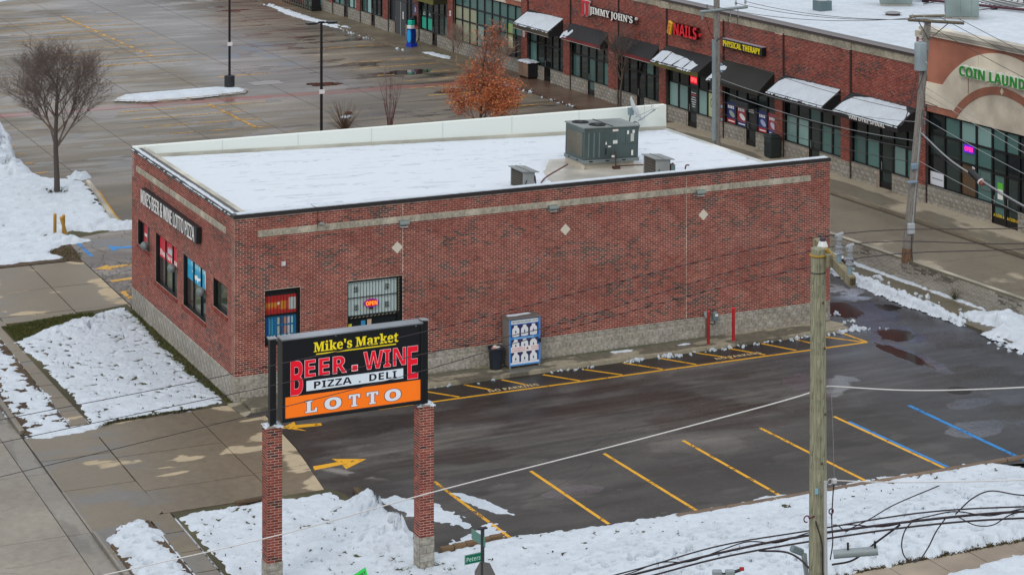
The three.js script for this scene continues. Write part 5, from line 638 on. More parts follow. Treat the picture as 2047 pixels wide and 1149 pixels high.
// window posters, door signs
const poster = (label, s, y, w, h, draw, name = 'window_poster') => { const t = wall(name, label, 'poster'); panel('sheet', canvas(96, 128, draw), s, y, -.222, w, h, t); };
const ad = (a, b, c2) => (c, w, h) => { c.fillStyle = a; c.fillRect(0, 0, w, h); c.fillStyle = b; c.fillRect(0, h * .78, w, h * .22); c.fillStyle = '#eceff4'; for (let i = 0; i < 4; i++) c.fillRect(10 + i * 17, 22, 12, 18); c.fillStyle = c2; c.beginPath(); c.ellipse(w * .55, h * .55, 32, 16, .4, 0, 7); c.fill(); c.fillStyle = '#f4f4f4'; c.fillRect(12, h * .86, 70, 7); };
poster('blue and red poster, leftmost under the mossy black awning', -28.45, 2.3, .86, 1.1, ad('#20306e', '#b02a36', '#9aa8a0')); poster('red and blue poster, second under the mossy black awning', -27.45, 2.3, .86, 1.1, ad('#a33240', '#24407e', '#e8e8ea')); poster('blue poster with white figures right of the clinic door', -25.5, 2.3, .8, 1.1, ad('#2a3878', '#b02a3c', '#aab4dc')); poster('pale red poster, rightmost under the mossy black awning', -24.6, 2.3, .75, 1.1, ad('#9c4656', '#2a4a90', '#c8c4e4'));
poster('pale green poster with dark swirl in the nail salon window', -30.3, 2.45, .8, 1.35, (c, w, h) => { c.fillStyle = '#b9c49c'; c.fillRect(0, 0, w, h); c.strokeStyle = '#3d4a38'; c.lineWidth = 6; c.beginPath(); c.arc(44, 60, 20, 0, 5); c.stroke(); });
poster('green tinted poster at the far glass front behind the orange tree', -54.4, 3, .8, 1.5, (c, w, h) => { c.fillStyle = '#8aa86a'; c.fillRect(0, 0, w, h); c.fillStyle = '#c7d0b4'; c.fillRect(0, h * .55, w, h * .45); });
for (const [s, l] of [[-67.6, 'teal window poster at the far shop, left one'], [-66.6, 'teal window poster at the far shop, second one']]) poster(l, s, 2.6, .75, 1.5, (c, w, h) => { c.fillStyle = '#14403e'; c.fillRect(0, 0, w, h); c.fillStyle = '#2fb59c'; c.fillRect(0, h * .5, w, h * .5); c.fillStyle = '#dff0ea'; c.font = 'bold 44px sans-serif'; c.fillText(s < -67 ? '25' : 'A', 20, 52); });
poster('white paper sign low in the first laundry window', -11.3, 2.05, 1, .6, (c, w, h) => { c.fillStyle = '#dfe4ee'; c.fillRect(0, 0, w, h); c.fillStyle = '#8b93a8'; c.fillRect(12, 56, 72, 12); });
poster('white and green notice on the laundry door', -6.98, 2.35, .34, .7, (c, w, h) => { c.fillStyle = '#e9efe9'; c.fillRect(0, 0, w, h); c.fillStyle = '#5cc03a'; c.fillRect(0, 0, w, h * .4); });
for (const [s, l] of [[-7.02, 'yellow kick strip on the left laundry door'], [-6.13, 'yellow kick strip on the right laundry door']]) { const t = wall('door_strip', l, 'door sign'); obj('lettering', text('A COIN A', .7, .13, .01).translate(s - .35, 1.24, -.185), S('#d8b514'), t); }
poster('large pale letters on the glass right of the laundry sheet', -7.95, 2.6, .8, .9, (c, w, h) => { c.fillStyle = '#56706e'; c.fillRect(0, 0, w, h); c.strokeStyle = '#2e3d3e'; c.lineWidth = 4; c.strokeRect(6, 6, w - 12, h - 12); c.fillStyle = '#2e3d3e'; c.font = 'bold 26px sans-serif'; c.fillText('OPEN', 12, 72); });
{ const t = wall('window_sticker', 'white lettering stickers on the nail salon door', 'door sign'); for (let i = 0; i < 7; i++) obj('row', bx(-32.2, 2.75 - i * .12, -.215, R(.3, .55), .05, .004), S(i === 1 ? '#c05060' : '#c9d0d6'), t); }
{ const t = wall('letter_box', 'dark box awning over the clinic door', 'door hood'); obj('hood', [rb(-26.55, 3.05, .12, 1.25, .32, .55, .06)], S('#22282c', { roughness: .4 }), t); obj('notice', bx(-26.5, 2.7, -.19, .5, .2, .01), S('#c9ccd0'), t); }
for (const [s, l] of [[-62.9, 'small white notice on the brick pier left of the far glass front'], [-52, 'small white notice on the brick pier right of the far glass front']]) { const t = wall('notice', l, 'notice'); obj('plate', bx(s, 3.4, .006, .24, .34, .012), S('#e4e0e0'), t); obj('print', bx(s, 3.4, .014, .16, .2, .006), S('#b9aeb0'), t); }
for (const [s, y, l] of [[-74, 3.8, 'blue plaque on the far brick pier'], [-68.6, 3.0, 'blue plaque near the grey service doors']]) { const t = wall('notice', l, 'notice'); obj('plate', bx(s, y, .006, .3, .6, .012), S('#2c66a8'), t); obj('print', bx(s, y, .014, .16, .3, .006), S('#b9cbe6'), t); }
{ const t = wall('wall_box', 'black box on the pier beside the blue kiosk', 'wall box'); obj('box', rb(-68.55, 2.3, .1, .35, .6, .25, .03), Mt.black, t); obj('label', bx(-68.6, 2.15, .23, .12, .14, .01), S('#dcdcdc'), t); }
// walk in front of the shops, lower apron, retaining wall
{ const pz = tag(part('plaza', scene), 'wet concrete apron above the retaining wall in front of the shops', null, null, 'structure'); pz.name = numbered('plaza');
  for (let z = -36; z < 11; z += 4.7) { const z1 = z + 4.7; ground('slab', flat([[28.94 + .053 * z + .03, z + .012], [33.6 + .02 * z + .0, z + .012], [33.6 + .02 * z1, z1 - .012], [28.94 + .053 * z1 + .03, z1 - .012]].reverse(), .4, .81 + R(-.003, .003)), mPlaza, null, pz); }
  obj('slab_bed', flat([[27.4, -36], [35.9, -36], [36.1, 11], [29.9, 11]].reverse(), .2, .76), S('#3c362f', { roughness: 1 }), pz);
  const wk = tag(part('sidewalk', scene), 'raised concrete walk running along the shop fronts', null, null, 'structure'); wk.name = numbered('sidewalk');
  for (let z = -96; z < 11; z += 3.1) { const z1 = z + 3.1, near = z > -36; (near ? (g => ground('slab', g, mPlaza, null, wk)) : (g => obj('slab', g, z > -57 ? mWalkRed : mWalkFar, wk)))(flat([[33.62 + .02 * z, z + .008], [36 + .02 * z, z + .008], [36 + .02 * z1, z1 - .008], [33.62 + .02 * z1, z1 - .008]].reverse(), .4, .93 + R(-.003, .003))); } }
{ const k = tag(part('kerb', scene), 'dark worn kerb between the lower apron and the shop walk', null, null, 'structure'); k.name = numbered('kerb'); const km = S('#8f8573', { map: tStain, roughness: .9 }), kd = S('#4a4338', { roughness: 1 }); for (let z = -36; z < 11; z += 2.4) obj('kerb_stone', bx(33.56 + .02 * (z + 1.2), .875, z + 1.2, .13, .15, 2.385, .02), km, k); obj('gutter', flat([[33.3 - .72, -36], [33.5 - .72, -36], [33.5 + .22, 11], [33.3 + .22, 11]], .806, .8175), kd, k); }
{ const len = 42, ang = Math.atan2(.63, 11.87), t = thing('retaining_wall', 'stained block retaining wall below the concrete apron', 'wall', [28.94, 0, 0], -Math.PI / 2 + ang);
  obj('core', bb(-30, 12, -.2, .86, -.4, -.012), S('#bdb8ab', { roughness: 1, map: tStain }), t);
  const stain = x => sm(.55, .75, fbm(x * .8, 3, 3));
  pieces(t, 'block', courses(-26, 11, 0, .85, [], { bl: .3, bh: .0775, j: .014, dep: .05, pick: (x, y) => clamp(Math.floor(rnd() * 3 + (stain(x) * sm(.2, .9, y) * 3)), 0, 4) }), ['#d6d2c8', '#cecabe', '#c2beb2', '#a29e92', '#7d796e'].map(c => g1(c, { roughness: 1 })), ['#d6d2c8', '#cecabe', '#c2beb2', '#a29e92', '#7d796e'].map(c => new THREE.Color(c)), cmuWhite, 300);
  obj('top_course', bb(-30, 12, .86, .875, -.14, .0), S('#6a6650', { map: tStain, roughness: 1 }), t); }
{ const s = tag(part('sidewalk', scene), 'muddy concrete strip at the foot of the retaining wall', null, null, 'structure'); s.name = numbered('sidewalk');
  for (let z = -22; z < 17; z += 1.55) ground('slab', flat([[27.05, z + .01], [28.9 + .053 * z, z + .01], [28.9 + .053 * (z + 1.55), z + 1.54], [27.05, z + 1.54]].reverse(), -.1, .1 + R(-.004, .004)), mPlaza, null, s);
  snow('snow ridge ploughed along the kerb below the retaining wall', [[26.9, -9], [27.5, -8.7], [27.6, -4], [27.55, -1], [27.7, -.3], [27.3, .3], [27.4, 1.5], [27.2, 2.3], [26.95, 2.2], [26.75, -1], [26.85, -5]], { th: .13, edge: .2, lump: .1, lf: 5, rag: .2, ragF: 3, base: () => .06, res: .06 });
  snow('thin line of snow at the very foot of the retaining wall', [[28.2, -9], [28.5, -8.8], [28.72, -3], [28.95, 1.2], [28.78, 1.4], [28.5, -3]], { th: .06, edge: .12, lump: .03, lf: 4, rag: .12, ragF: 3, base: () => .1, res: .06 });
  snow('big snow heap at the right end of the retaining wall', [[27.5, 1.4], [28.2, 1.2], [29, 1.6], [29.3, 4], [29.6, 9], [27, 9], [26.9, 5.4], [27.1, 3.6], [27.8, 3.4], [27.4, 2.4]], { th: .14, edge: .3, lump: .07, lf: 2.2, rag: .25, ragF: 2, heap: heaps([[28.4, 3, 1.2, .24, 2.5], [28.2, 6.5, 1.6, .26, 2.5]]), base: () => .08 });
  crumbs('snow crumbs beside the muddy strip below the retaining wall', (() => { const p = []; for (let i = 0; i < 60; i++) p.push([R(26.8, 28), .13, R(-8, 2.5), R(.03, .12)]); for (let i = 0; i < 16; i++) p.push([R(26.3, 26.9), .02, R(4.5, 6.2), R(.04, .1)]); return p; })());
  const pp = thing('drain_pipe', 'long maroon pipe lying at the foot of the retaining wall', 'pipe', [0, 0, 0]); obj('pipe', rod([27.85, .26, -13], [28.15, .24, -6.6], .09, .09, 14), S('#4a1e28', { roughness: .5 }), pp); obj('coupling', [rod([28.13, .24, -7], [28.15, .24, -6.6], .105, .105, 14), rod([28, .25, -8.9], [28.01, .25, -8.8], .1, .1, 14)], S('#b9aeb2'), pp); obj('snow', snowGeo([[27.78, -12], [27.95, -12], [28.15, -7.2], [28.02, -7.1]], { res: .04, th: .05, edge: .06, rag: .03, base: () => .33 }), Mt.snow, pp);
  const bs = thing('bush', 'small dry weed growing from the foot of the retaining wall', 'plant', [28.72, .1, -.4]); obj('stems', Array.from({ length: 40 }, () => rod([R(-.06, .06), 0, R(-.1, .1)], [R(-.3, .1), R(.2, .55), R(-.35, .35)], .008, .003, 4)), S('#4a4a2c'), bs); }
// ---------------------------------------------------------------- roof units of the shops
function unit2(label, x, z, y, w, d, h, ry) { const t = thing('rooftop_unit', label, 'air conditioner', [x, y, z], ry); const m = S('#94a5a3', { roughness: .5, map: tStain });
  obj('curb', bx(0, .1, 0, w - .1, .2, d - .1), S('#b9b9b0', { map: tStain }), t); obj('cabinet', rb(0, .2 + h / 2, 0, w, h, d, .02), m, t); obj('lid', rb(0, h + .22, 0, w + .08, .05, d + .08, .01), S('#a8b4b2', { map: tStain, roughness: .5 }), t); obj('grille', bx(-w / 2 - .006, .2 + h / 2, 0, .012, h * .8, d * .8), S('#5b6468'), t); for (let i = 0; i < 5; i++) obj('grille_bar', bx(-w / 2 - .014, .2 + h * (.2 + i * .15), 0, .006, .02, d * .8), m, t); for (const u of [-.05, .28]) obj('panel_seam', bx(w * u, .2 + h / 2, d / 2 + .004, .012, h * .9, .008), S('#5f6f70'), t); obj('fan', [cy(-w * .2, h + .25, h + .27, 0, d * .3, d * .3, 24)], Mt.black, t); return t; }
unit2('pale grey rooftop unit behind the leaning pole top, nearer the laundry', 47.3, -25.1, 6.85, 1.7, 1.5, 1.05, -.6); unit2('pale grey rooftop unit cut by the top edge, left of the leaning pole', 47.3, -31.0, 6.85, 1.75, 1.5, 1.2, -.6); unit2('slim pale unit at the right edge of the shop roof', 47.9, -19.6, 6.85, .6, 1.2, 1.3, -.6);
{ const t = thing('roof_vent', 'short blue grey exhaust stack on the shop roof near the top edge', 'roof vent', [42.3, 6.85, -30.6]); obj('base', rb(0, .3, 0, .75, .6, .75, .02), S('#71898f', { roughness: .5, map: tStain }), t); obj('collar', cy(0, .6, 1, 0, .34, .3), S('#b9c0c0', { roughness: .5 }), t); obj('cap', cy(0, 1, 1.2, 0, .4, .4), Mt.galv, t); obj('flashing', bx(0, .02, 0, 1.2, .04, 1.1), S('#3c3a2c'), t); }
{ const t = thing('roof_vent', 'low flat vent cap on the shop roof', 'roof vent', [44.6, 6.85, -27.4]); obj('ring', cy(0, 0, .18, 0, .42, .36), S('#5b474c'), t); obj('cap', cy(0, .18, .24, 0, .46, .3), Mt.galv, t); }
{ const t = thing('roof_pipe', 'long maroon gas pipe on blocks crossing the shop roof', 'pipe'); const A = [48.6, 7.05, -33.2], B = [52.4, 7.05, -23]; obj('pipe', [rod(A, B, .07), rod([A[0] + .25, 7.05, A[2]], [B[0] + .25, 7.05, B[2]], .05)], S('#4c222b', { roughness: .5 }), t); for (let i = 0; i < 6; i++) obj('block', bx(mix(A[0], B[0], i / 5), 6.93, mix(A[2], B[2], i / 5), .3, .16, .25), Mt.black, t); obj('branch_pipe', [rod([48.4, 7, -26.3], [50.9, 7, -27], .03), rod([48.4, 7, -30], [49.6, 7, -30.6], .03)], S('#5c5258'), t); }
{ const t = thing('fire_wall', 'white parapet wall at the top right with black conduits bent down it', 'wall', [52.6, 6.85, -27.5], -1.5); obj('wall', rb(0, 1.3, -.2, 9, 2.6, .3, .02), Mt.white, t); for (let i = 0; i < 8; i++) { const x = -1.6 + i * .46, z = .02 + .0 * i; obj('conduit', [rod([x, .35 + .0 * i, z], [x, 2.6, z], .025), rod([x, .35, z], [x - .2 - i * .08, .2, 1.1 + i * .05], .025)], Mt.black, t); } }

// ---------------------------------------------------------------- light poles of the back lot
function lightPole(x, z, base, label, cap) { const t = thing('light_pole', label, 'light pole', [x, base, z]); if (cap) { obj('base', cy(0, 0, .76, 0, .3, .3, 24), S('#24272d', { roughness: .7 }), t); obj('base_cap', cy(0, .76, .8, 0, .2, .16), Mt.black, t); } else obj('base', cy(0, 0, .5, 0, .28, .28, 20), S('#24272d'), t);
  obj('pole', cy(0, .5, 6.15, 0, .075, .065, 12), S('#221f22', { roughness: .4, metalness: .3 }), t); obj('notice_plate', bx(0, 2.62, .09, .3, .22, .012), S('#e4e6e8', { roughness: .5 }), t); obj('notice_band', [bx(0, 2.62, .06, .16, .05, .05)], Mt.steel, t);
  obj('arm', [bx(-.22, 6.12, 0, .3, .06, .08), bx(.22, 6.12, 0, .3, .06, .08), rb(0, 6.16, 0, .3, .08, .16, .02)], Mt.blackmetal, t); for (const s of [-1, 1]) { obj('lamp_head', rb(s * .56, 6.12, 0, .5, .12, .4, .03), S('#2d3033', { roughness: .45, metalness: .3 }), t); obj('lens', bx(s * .56, 6.055, 0, .4, .012, .3), S('#c5cacb', { roughness: .2 }), t); } return t; }
lightPole(16.85, -54.4, .95, 'black light pole with round black base on the snowy island', true); lightPole(16.3, -37.05, .8, 'black light pole rising behind the market roof with twin heads in view', false);

// ---------------------------------------------------------------- utility poles and wires
const insul = (x, y, z, s = 1) => [[0, .03, .05], [.06, .09, .075], [.12, .14, .05], [.16, .18, .07], [.21, .24, .045]].map(([a, b, r]) => cy(x, y + a * s, y + b * s, z, r * s, r * s * .85, 12));
{ const t = thing('utility_pole', 'greenish wooden utility pole with tilted top crossarm at the lower right', 'utility pole', [-.41, 0, 35.13]);
  obj('pole', cy(0, -.5, 12.62, 0, .215, .126, 28), Mt.pole, t); const arm = part('crossarm', t); const an = [-.12, 12.33, 1.26], af = [.62, 12.46, -1.03], al = f => [0, 1, 2].map(i => mix(af[i], an[i], f));
  const beamG = new THREE.BoxGeometry(.12, .17, 2.4).applyMatrix4(new THREE.Matrix4().lookAt(V3(an), V3(af), new THREE.Vector3(0, 1, 0))).translate(.25, 12.395, .115); obj('beam', beamG, Mt.wood, arm); obj('end_grain', bx(an[0], an[1], an[2], .085, .11, .02, -.31), S('#5a5138', { map: tWood }), arm); obj('gain_plate', rb(.12, 12.42, .1, .1, .24, .2, .02), S('#b4ad93', { map: tWood }), arm);
  obj('strap', [new THREE.TorusGeometry(.135, .02, 6, 24).rotateX(Math.PI / 2).translate(0, 12.5, 0), rod([.1, 12.62, .1], [.42, 12.2, .12], .035)], S('#a8862f', { roughness: .7 }), t); obj('band', new THREE.TorusGeometry(.137, .008, 5, 24).rotateX(Math.PI / 2 - .05).translate(0, 12.2, 0), Mt.black, t);
  for (const [x, y, z] of [al(.64), al(.92)]) { obj('insulator', insul(x, y + .18, z, 1.0), S('#7b838c', { roughness: .35 }), t); obj('insulator_pin', cy(x, y + .04, y + .2, z, .04, .05), S('#7f97a2', { roughness: .4 }), t); obj('insulator_head', [rb(x, y + .5, z, .1, .1, .09, .02), rod([x - .07, y + .54, z], [x + .08, y + .57, z], .035)], S('#979da3', { roughness: .4 }), t); }
  obj('insulator', cy(.42, 12.5, 12.6, -.5, .1, .06, 16), S('#d9dde0', { roughness: .25 }), t); obj('insulator_tip', cy(.42, 12.6, 12.66, -.5, .055), S('#4a3f4c'), t);
  obj('moulding', bx(.02, 5.6, .2, .05, 6, .03), S('#b9bec0', { roughness: .5 }), t); obj('tag_plate', bx(-.12, 8.42, .14, .06, .1, .02, -.6), S('#7fb0c4'), t); obj('knot', [[.03, 10.9], [.04, 9.75], [-.03, 8.9], [.05, 8.2], [0, 11.7]].map(([x, y]) => new THREE.SphereGeometry(.022, 10, 8).scale(1, 1.2, .5).translate(x, y, .158 + (12.6 - y) * .004)), S('#55483a', { roughness: 1 }), t);
  obj('hook', [new THREE.TorusGeometry(.055, .012, 6, 18, 5).translate(-.3, 7.95, .1), rod([-.25, 7.95, .1], [-.12, 7.97, .08], .014), new THREE.TorusGeometry(.045, .012, 6, 18).translate(.22, 8.0, .08), rod([.22, 7.95, .08], [.24, 7.5, .1], .008)], S('#5a2436', { roughness: .5 }), t); obj('drop_wire', tube([[-.14, 7.9, .14], [-.05, 7.5, .2], [-.03, 7.0, .2], [.04, 6.6, .21], [.08, 6, .2]], .014, 30), Mt.wire, t);
  obj('wire_clamp', [rb(.27, 8.53, .1, .09, .09, .08, .02), new THREE.TorusGeometry(.05, .008, 5, 16).translate(.18, 8.53, .1)], S('#c9ccd0', { roughness: .4 }), t); }
{ const t = thing('splice_case', 'grey cylinder splice case hanging on the cable bundle right of the near pole', 'cable box', [-.2, 7.5, 35.85]); obj('case', rod([-.3, -.02, -.1], [.36, .07, .28], .075, .075, 18), S('#a9b8be', { roughness: .45, map: tStain }), t); obj('clamp', [rod([-.1, .08, .05], [-.1, .2, .05], .02), rod([.3, .12, .28], [.3, .24, .28], .02)], Mt.black, t); }
{ const t = thing('splice_case', 'pointed grey cable guard hanging at the left of the near pole', 'cable box', [-.72, 7.3, 34.9]); obj('case', rb(.02, 0, 0, .26, .12, .1, .03).rotateZ(-.45), S('#8fa3ab', { roughness: .45, map: tStain }), t); obj('guard', ext([[.1, -.05], [.2, -.08], [.28, -.9], [.25, -.95]], .04), S('#9aa6ae', { roughness: .5 }), t); }
{ const t = thing('cable_box', 'pair of small grey amplifier boxes with red tag on the left cable bundle', 'cable box', [-1.55, 6.63, 33.8], -.4); for (const x of [-.11, .12]) obj('box', rb(x, 0, 0, .17, .13, .12, .02), S('#8d9aa0', { roughness: .5 }), t); obj('tag', bx(.33, .09, .02, .08, .06, .03), S('#b02c34'), t); obj('connector', [rod([-.02, 0, 0], [.03, 0, 0], .02), rod([.2, .03, 0], [.32, .07, 0], .03)], Mt.black, t); }
function cable(label, pts, r, m = Mt.wire, n = 60, name = 'cable') { return tag(obj(name, tube(pts, r, n), m), label, 'cable'); }
const ext1 = (a, b, k) => [a[0] + (a[0] - b[0]) * k, a[1] + (a[1] - b[1]) * k, a[2] + (a[2] - b[2]) * k];
cable('uppermost of three thin dark wires crossing in front of the pylon sign', [ext1([-11.8, 7.08, 21.05], [-8.13, 8.78, 25.5], 1.5), [-11.8, 7.08, 21.05], [-8.13, 8.78, 25.5], [-5.53, 10.33, 29.46], [-.3, 12.84, 35.2], [1.6, 13.43, 38.26], [4, 14.2, 42]], .008);
cable('middle of three thin dark wires crossing in front of the pylon sign', [ext1([-11.61, 6.64, 21.14], [-7.4, 8.55, 25.84], 1.5), [-11.61, 6.64, 21.14], [-7.4, 8.55, 25.84], [-5.34, 9.77, 29], [-3.89, 10.6, 31.1], [-.08, 12.67, 35.31], [1.6, 13.17, 38.26], [4, 13.95, 42]], .008);
cable('lowest of three thin dark wires crossing in front of the pylon sign', [ext1([-11.8, 5.87, 21.05], [-7.86, 8.13, 26.18], 1.5), [-11.8, 5.87, 21.05], [-7.86, 8.13, 26.18], [-5.53, 9.6, 29.46], [-3.93, 10.54, 31.3], [.14, 12.42, 35.35], [1.6, 13.08, 38.26], [4, 13.9, 42]], .008);
cable('white service wire running from the near pole down across the sign pillars', [ext1([-9.83, 3.78, 21.97], [-7.05, 5.38, 25.45], .8), [-9.83, 3.78, 21.97], [-7.05, 5.38, 25.45], [-5.05, 6.93, 28.58], [-2.37, 8.83, 32.57], [-.54, 10.06, 35.02], [-.25, 10.2, 35.2]], .0125, Mt.wireWhite, 80);
cable('white wire leaving the near pole to the right', [[-.25, 10.2, 35.2], [.33, 10.6, 37.2], [1.4, 11.5, 40.5], [3, 12.6, 44]], .011, Mt.wireWhite);
cable('thin wire hanging down from the white service wire beside the near pole', [[-.22, 10.18, 35.25], [-.19, 9.5, 35.26], [-.17, 8.9, 35.26], [-.15, 8.55, 35.25]], .005, Mt.wireGray);
cable('white wire ending at the clamp of the near pole', [[-.13, 8.53, 35.2], [.3, 8.75, 36.2], [1.0, 9.1, 37.6], [2.4, 9.8, 40.2]], .010, Mt.wireWhite); cable('dark drop wire with connector hanging right of the near pole', [[-.14, 8.5, 35.22], [-.15, 8.2, 35.2], [-.17, 7.8, 35.2], [-.15, 7.45, 35.2], [-.2, 7.15, 35.2]], .012); cable('dark looped wire with splice leading up right from the near pole', [[-.15, 7.75, 35.2], [-.1, 7.76, 35.25], [.03, 7.66, 35.35], [.1, 7.72, 35.4], [.32, 7.9, 35.6], [.62, 8.2, 35.9], [1.1, 8.7, 36.6]], .010);
const cb = (dy, o = 0) => [[-5.6, 3.6 + dy, 27], [-2.45, 6.11 + dy, 31.98], [-1.46, 6.9 + dy + o, 33.54], [-.55, 7.56 + dy, 35.0], [.7, 8.2 + dy + o, 36.7], [1.6, 8.72 + dy, 38.26], [3.4, 9.7 + dy, 42]];
cable('thickest black cable of the bundle on the near pole', cb(0), .022); cable('second black cable of the bundle on the near pole', cb(-.11, .02), .017); cable('upper strand of the bundle on the near pole', cb(.08, .05), .014); cable('twisting thin cable along the bundle on the near pole', cb(.04).flatMap((p, i, q) => i < q.length - 1 ? [0, .33, .66].map(t => [mix(p[0], q[i + 1][0], t), mix(p[1], q[i + 1][1], t) + .07 * Math.sin((i * 3 + t * 3) * 2.1), mix(p[2], q[i + 1][2], t)]) : [p]), .011, Mt.wire, 140);
cable('large hanging cable loop below the bundle at the right', [[.55, 8.18, 36.6], [.42, 8.0, 36.55], [.36, 7.75, 36.55], [.42, 7.55, 36.6], [.58, 7.52, 36.7], [.72, 7.75, 36.8], [.82, 8.05, 36.9], [.95, 8.3, 37]], .012); cable('slack cable rising at the right edge above the bundle', [[1.0, 8.42, 37.2], [1.2, 8.72, 37.4], [1.4, 8.88, 37.6], [1.7, 8.9, 38], [2.2, 9.1, 39]], .012); cable('slack cable sagging at the right edge below the bundle', [[1.0, 8.4, 37.2], [1.2, 8.3, 37.5], [1.38, 8.34, 37.7], [1.6, 8.6, 38], [2.2, 8.9, 39]], .010);
cable('black cable drop bending into the near pole from below the splice case', [[.5, 8.02, 36.3], [.25, 7.6, 35.9], [.05, 7.2, 35.5], [-.2, 7.08, 35.25]], .018); cable('black cable bending into the near pole from the left bundle', [[-1.05, 7.1, 34.2], [-.75, 7.2, 34.8], [-.55, 7.0, 35.1], [-.4, 6.6, 35.35], [-.36, 6, 35.36]], .018);
{ const t = thing('utility_pole', 'leaning weathered grey utility pole with transformer beside the laundry', 'utility pole', [28.81, .6, -3.77]); const top = [1.05, 9.7, 0], at = y => [1.05 * y / 9.7, y, 0];
  obj('pole', rod([0, 0, 0], top, .2, .13, 20), Mt.poleGray, t); obj('splintered_foot', rod([0, .2, .03], [.03, .75, .03], .205, .19, 14), S('#8f7058', { map: tWood }), t);
  obj('crossarm', [rod([.0, 9.78, .16], [2.65, 9.5, .16], .07, .07, 6)], S('#8a8270', { map: tWood }), t); obj('crossarm', rod([.3, 9.86, -.16], [2.0, 9.8, -.16], .06, .06, 6), S('#a39d8b', { map: tWood }), t);
  obj('arm_brace', [rod([.45, 9.7, .2], [.98, 8.95, .15], .02), rod([1.9, 9.55, .2], [1.0, 8.95, .15], .02)], S('#5a5450'), t); obj('insulator', [[.2, 9.86], [.75, 9.8], [1.75, 9.7], [2.5, 9.62]].flatMap(([x, y]) => insul(x, y, .16, .6)), S('#8a8078', { roughness: .3 }), t);
  const tr = part('transformer', t, [.62, 7.75, .1]); obj('tank', [cy(0, 0, 1.05, 0, .24, .24, 24), cy(0, 1.05, 1.12, 0, .25, .18)], S('#a9bcc4', { roughness: .4, map: tStain }), tr); obj('bushing', [...insul(0, 1.1, 0, 1.1), cy(.1, .3, .36, .24, .03)], S('#b5b9bb', { roughness: .3 }), tr); obj('bracket', [bx(.22, .85, 0, .2, .08, .1), bx(.22, .25, 0, .2, .08, .1)], Mt.steel, tr); obj('lead', [tube([[-.15, .1, .1], [-.5, -.8, .2], [-.9, -1.9, .2], [-1.1, -2.1, .2]], .02, 24), tube([[.1, 0, .1], [-.3, -.7, .25], [-.7, -1.3, .25]], .018, 24)], Mt.wire, tr);
  obj('conduit', [rod(at(1.2).map((v, i) => v + (i === 2 ? .17 : 0)), at(5.5).map((v, i) => v + (i === 2 ? .16 : 0)), .035)], S('#9aa0a2'), t); obj('meter_box', rb(.1, 1.55, .2, .3, .42, .14, .03), S('#b3bcc2', { roughness: .5 }), t); obj('ground_wire', tube([[.12, 1.3, .22], [.1, .8, .24], [.15, .1, .26]], .015), Mt.wire, t);
  obj('spool_rack', [...[5.95, 5.6, 5.2].flatMap(y => insul(at(y)[0] + .1, y, .25, .7)), rod([at(5.1)[0], 5.1, .22], [at(6.2)[0], 6.2, .22], .02), ...[6.4, 6.55].map(y => rod([at(y)[0], y, .1], [at(y)[0] + .55, y - .25, .35], .018))], S('#5f6468', { roughness: .4 }), t); obj('cable_clamp', [rb(at(4)[0] - .2, 4, .25, .3, .22, .14, .03), rb(at(3.2)[0] - .25, 3.4, .3, .45, .1, .12, .03)], S('#7f98ad', { roughness: .4 }), t); }
{ const t = thing('utility_pole', 'straight utility pole with grey conduit behind the market roof edge', 'utility pole', [28.3, .6, -17.71]); obj('pole', cy(0, 0, 10.6, 0, .19, .13, 20), Mt.poleGray, t); obj('conduit', cy(-.19, 2.7, 7.25, .1, .1, .1, 14), S('#9fb2ba', { roughness: .45, map: tStain }), t); obj('conduit_foot', cy(-.19, 0, 2.7, .1, .05), Mt.steel, t); obj('crossarm', rod([-.95, 8.55, .18], [1.5, 8.65, .18], .075, .075, 6), S('#a0adb2', { map: tStain }), t); obj('insulator', [[-.6, 8.65], [.9, 8.75], [1.4, 8.78]].flatMap(([x, y]) => insul(x, y, .18, .9)), S('#35383c', { roughness: .3 }), t); obj('bracket', [bx(-.85, 8.35, .18, .06, .3, .06), ...[.6, 1].map(x => rod([x, 8.6, .18], [x + .02, 8.2, .2], .02))], Mt.steel, t); obj('lead', [tube([[.5, 8.2, .18], [.45, 7.7, .2], [.1, 7.35, .2], [-.1, 7.2, .15]], .018), tube([[1, 8.2, .18], [.95, 7.8, .2], [.3, 7.4, .2], [-.1, 7.2, .15]], .018), tube([[-.7, 8.3, .2], [-.5, 7.7, .2], [-.15, 7.2, .15]], .015)], Mt.wire, t); obj('step', [3.1, 3.7, 5.3, 5.6].map(y => rb(.18, y + .5, .1, .1, .12, .1, .02)), S('#7f98ad'), t); }
const fp = [28.45, 0, -17.6], lp = y => [28.81 + 1.05 * (y - .6) / 9.7, y, -3.6];
for (const [y0, y1, d, m, r, l] of [[6.05, 6.3, .35, Mt.wireGray, .012, 'first low span wire from the far pole to the leaning pole'], [5.52, 5.55, .28, Mt.wireGray, .012, 'second low span wire from the far pole to the leaning pole'], [5.05, 5.25, .2, Mt.wire, .016, 'third low span wire from the far pole to the leaning pole'], [4.5, 4.7, .2, Mt.wire, .014, 'lowest span wire from the far pole to the leaning pole'], [7.2, 6.65, .25, Mt.wire, .012, 'long sagging wire from the far pole past the awnings']]) cable(l, sag([fp[0], y0, fp[2]], lp(y1), d), r, m);
for (const [y0, y1, l, dx] of [[9.4, 10.45, 'high wire between the crossarms, left one', -.4], [9.45, 10.4, 'high wire between the crossarms, middle one', .9], [9.5, 10.35, 'high wire between the crossarms, right one', 1.4]]) cable(l, sag([28.3 + dx, y0, -17.6], [28.9 + dx + .6, y1, -3.6], .35), .012);
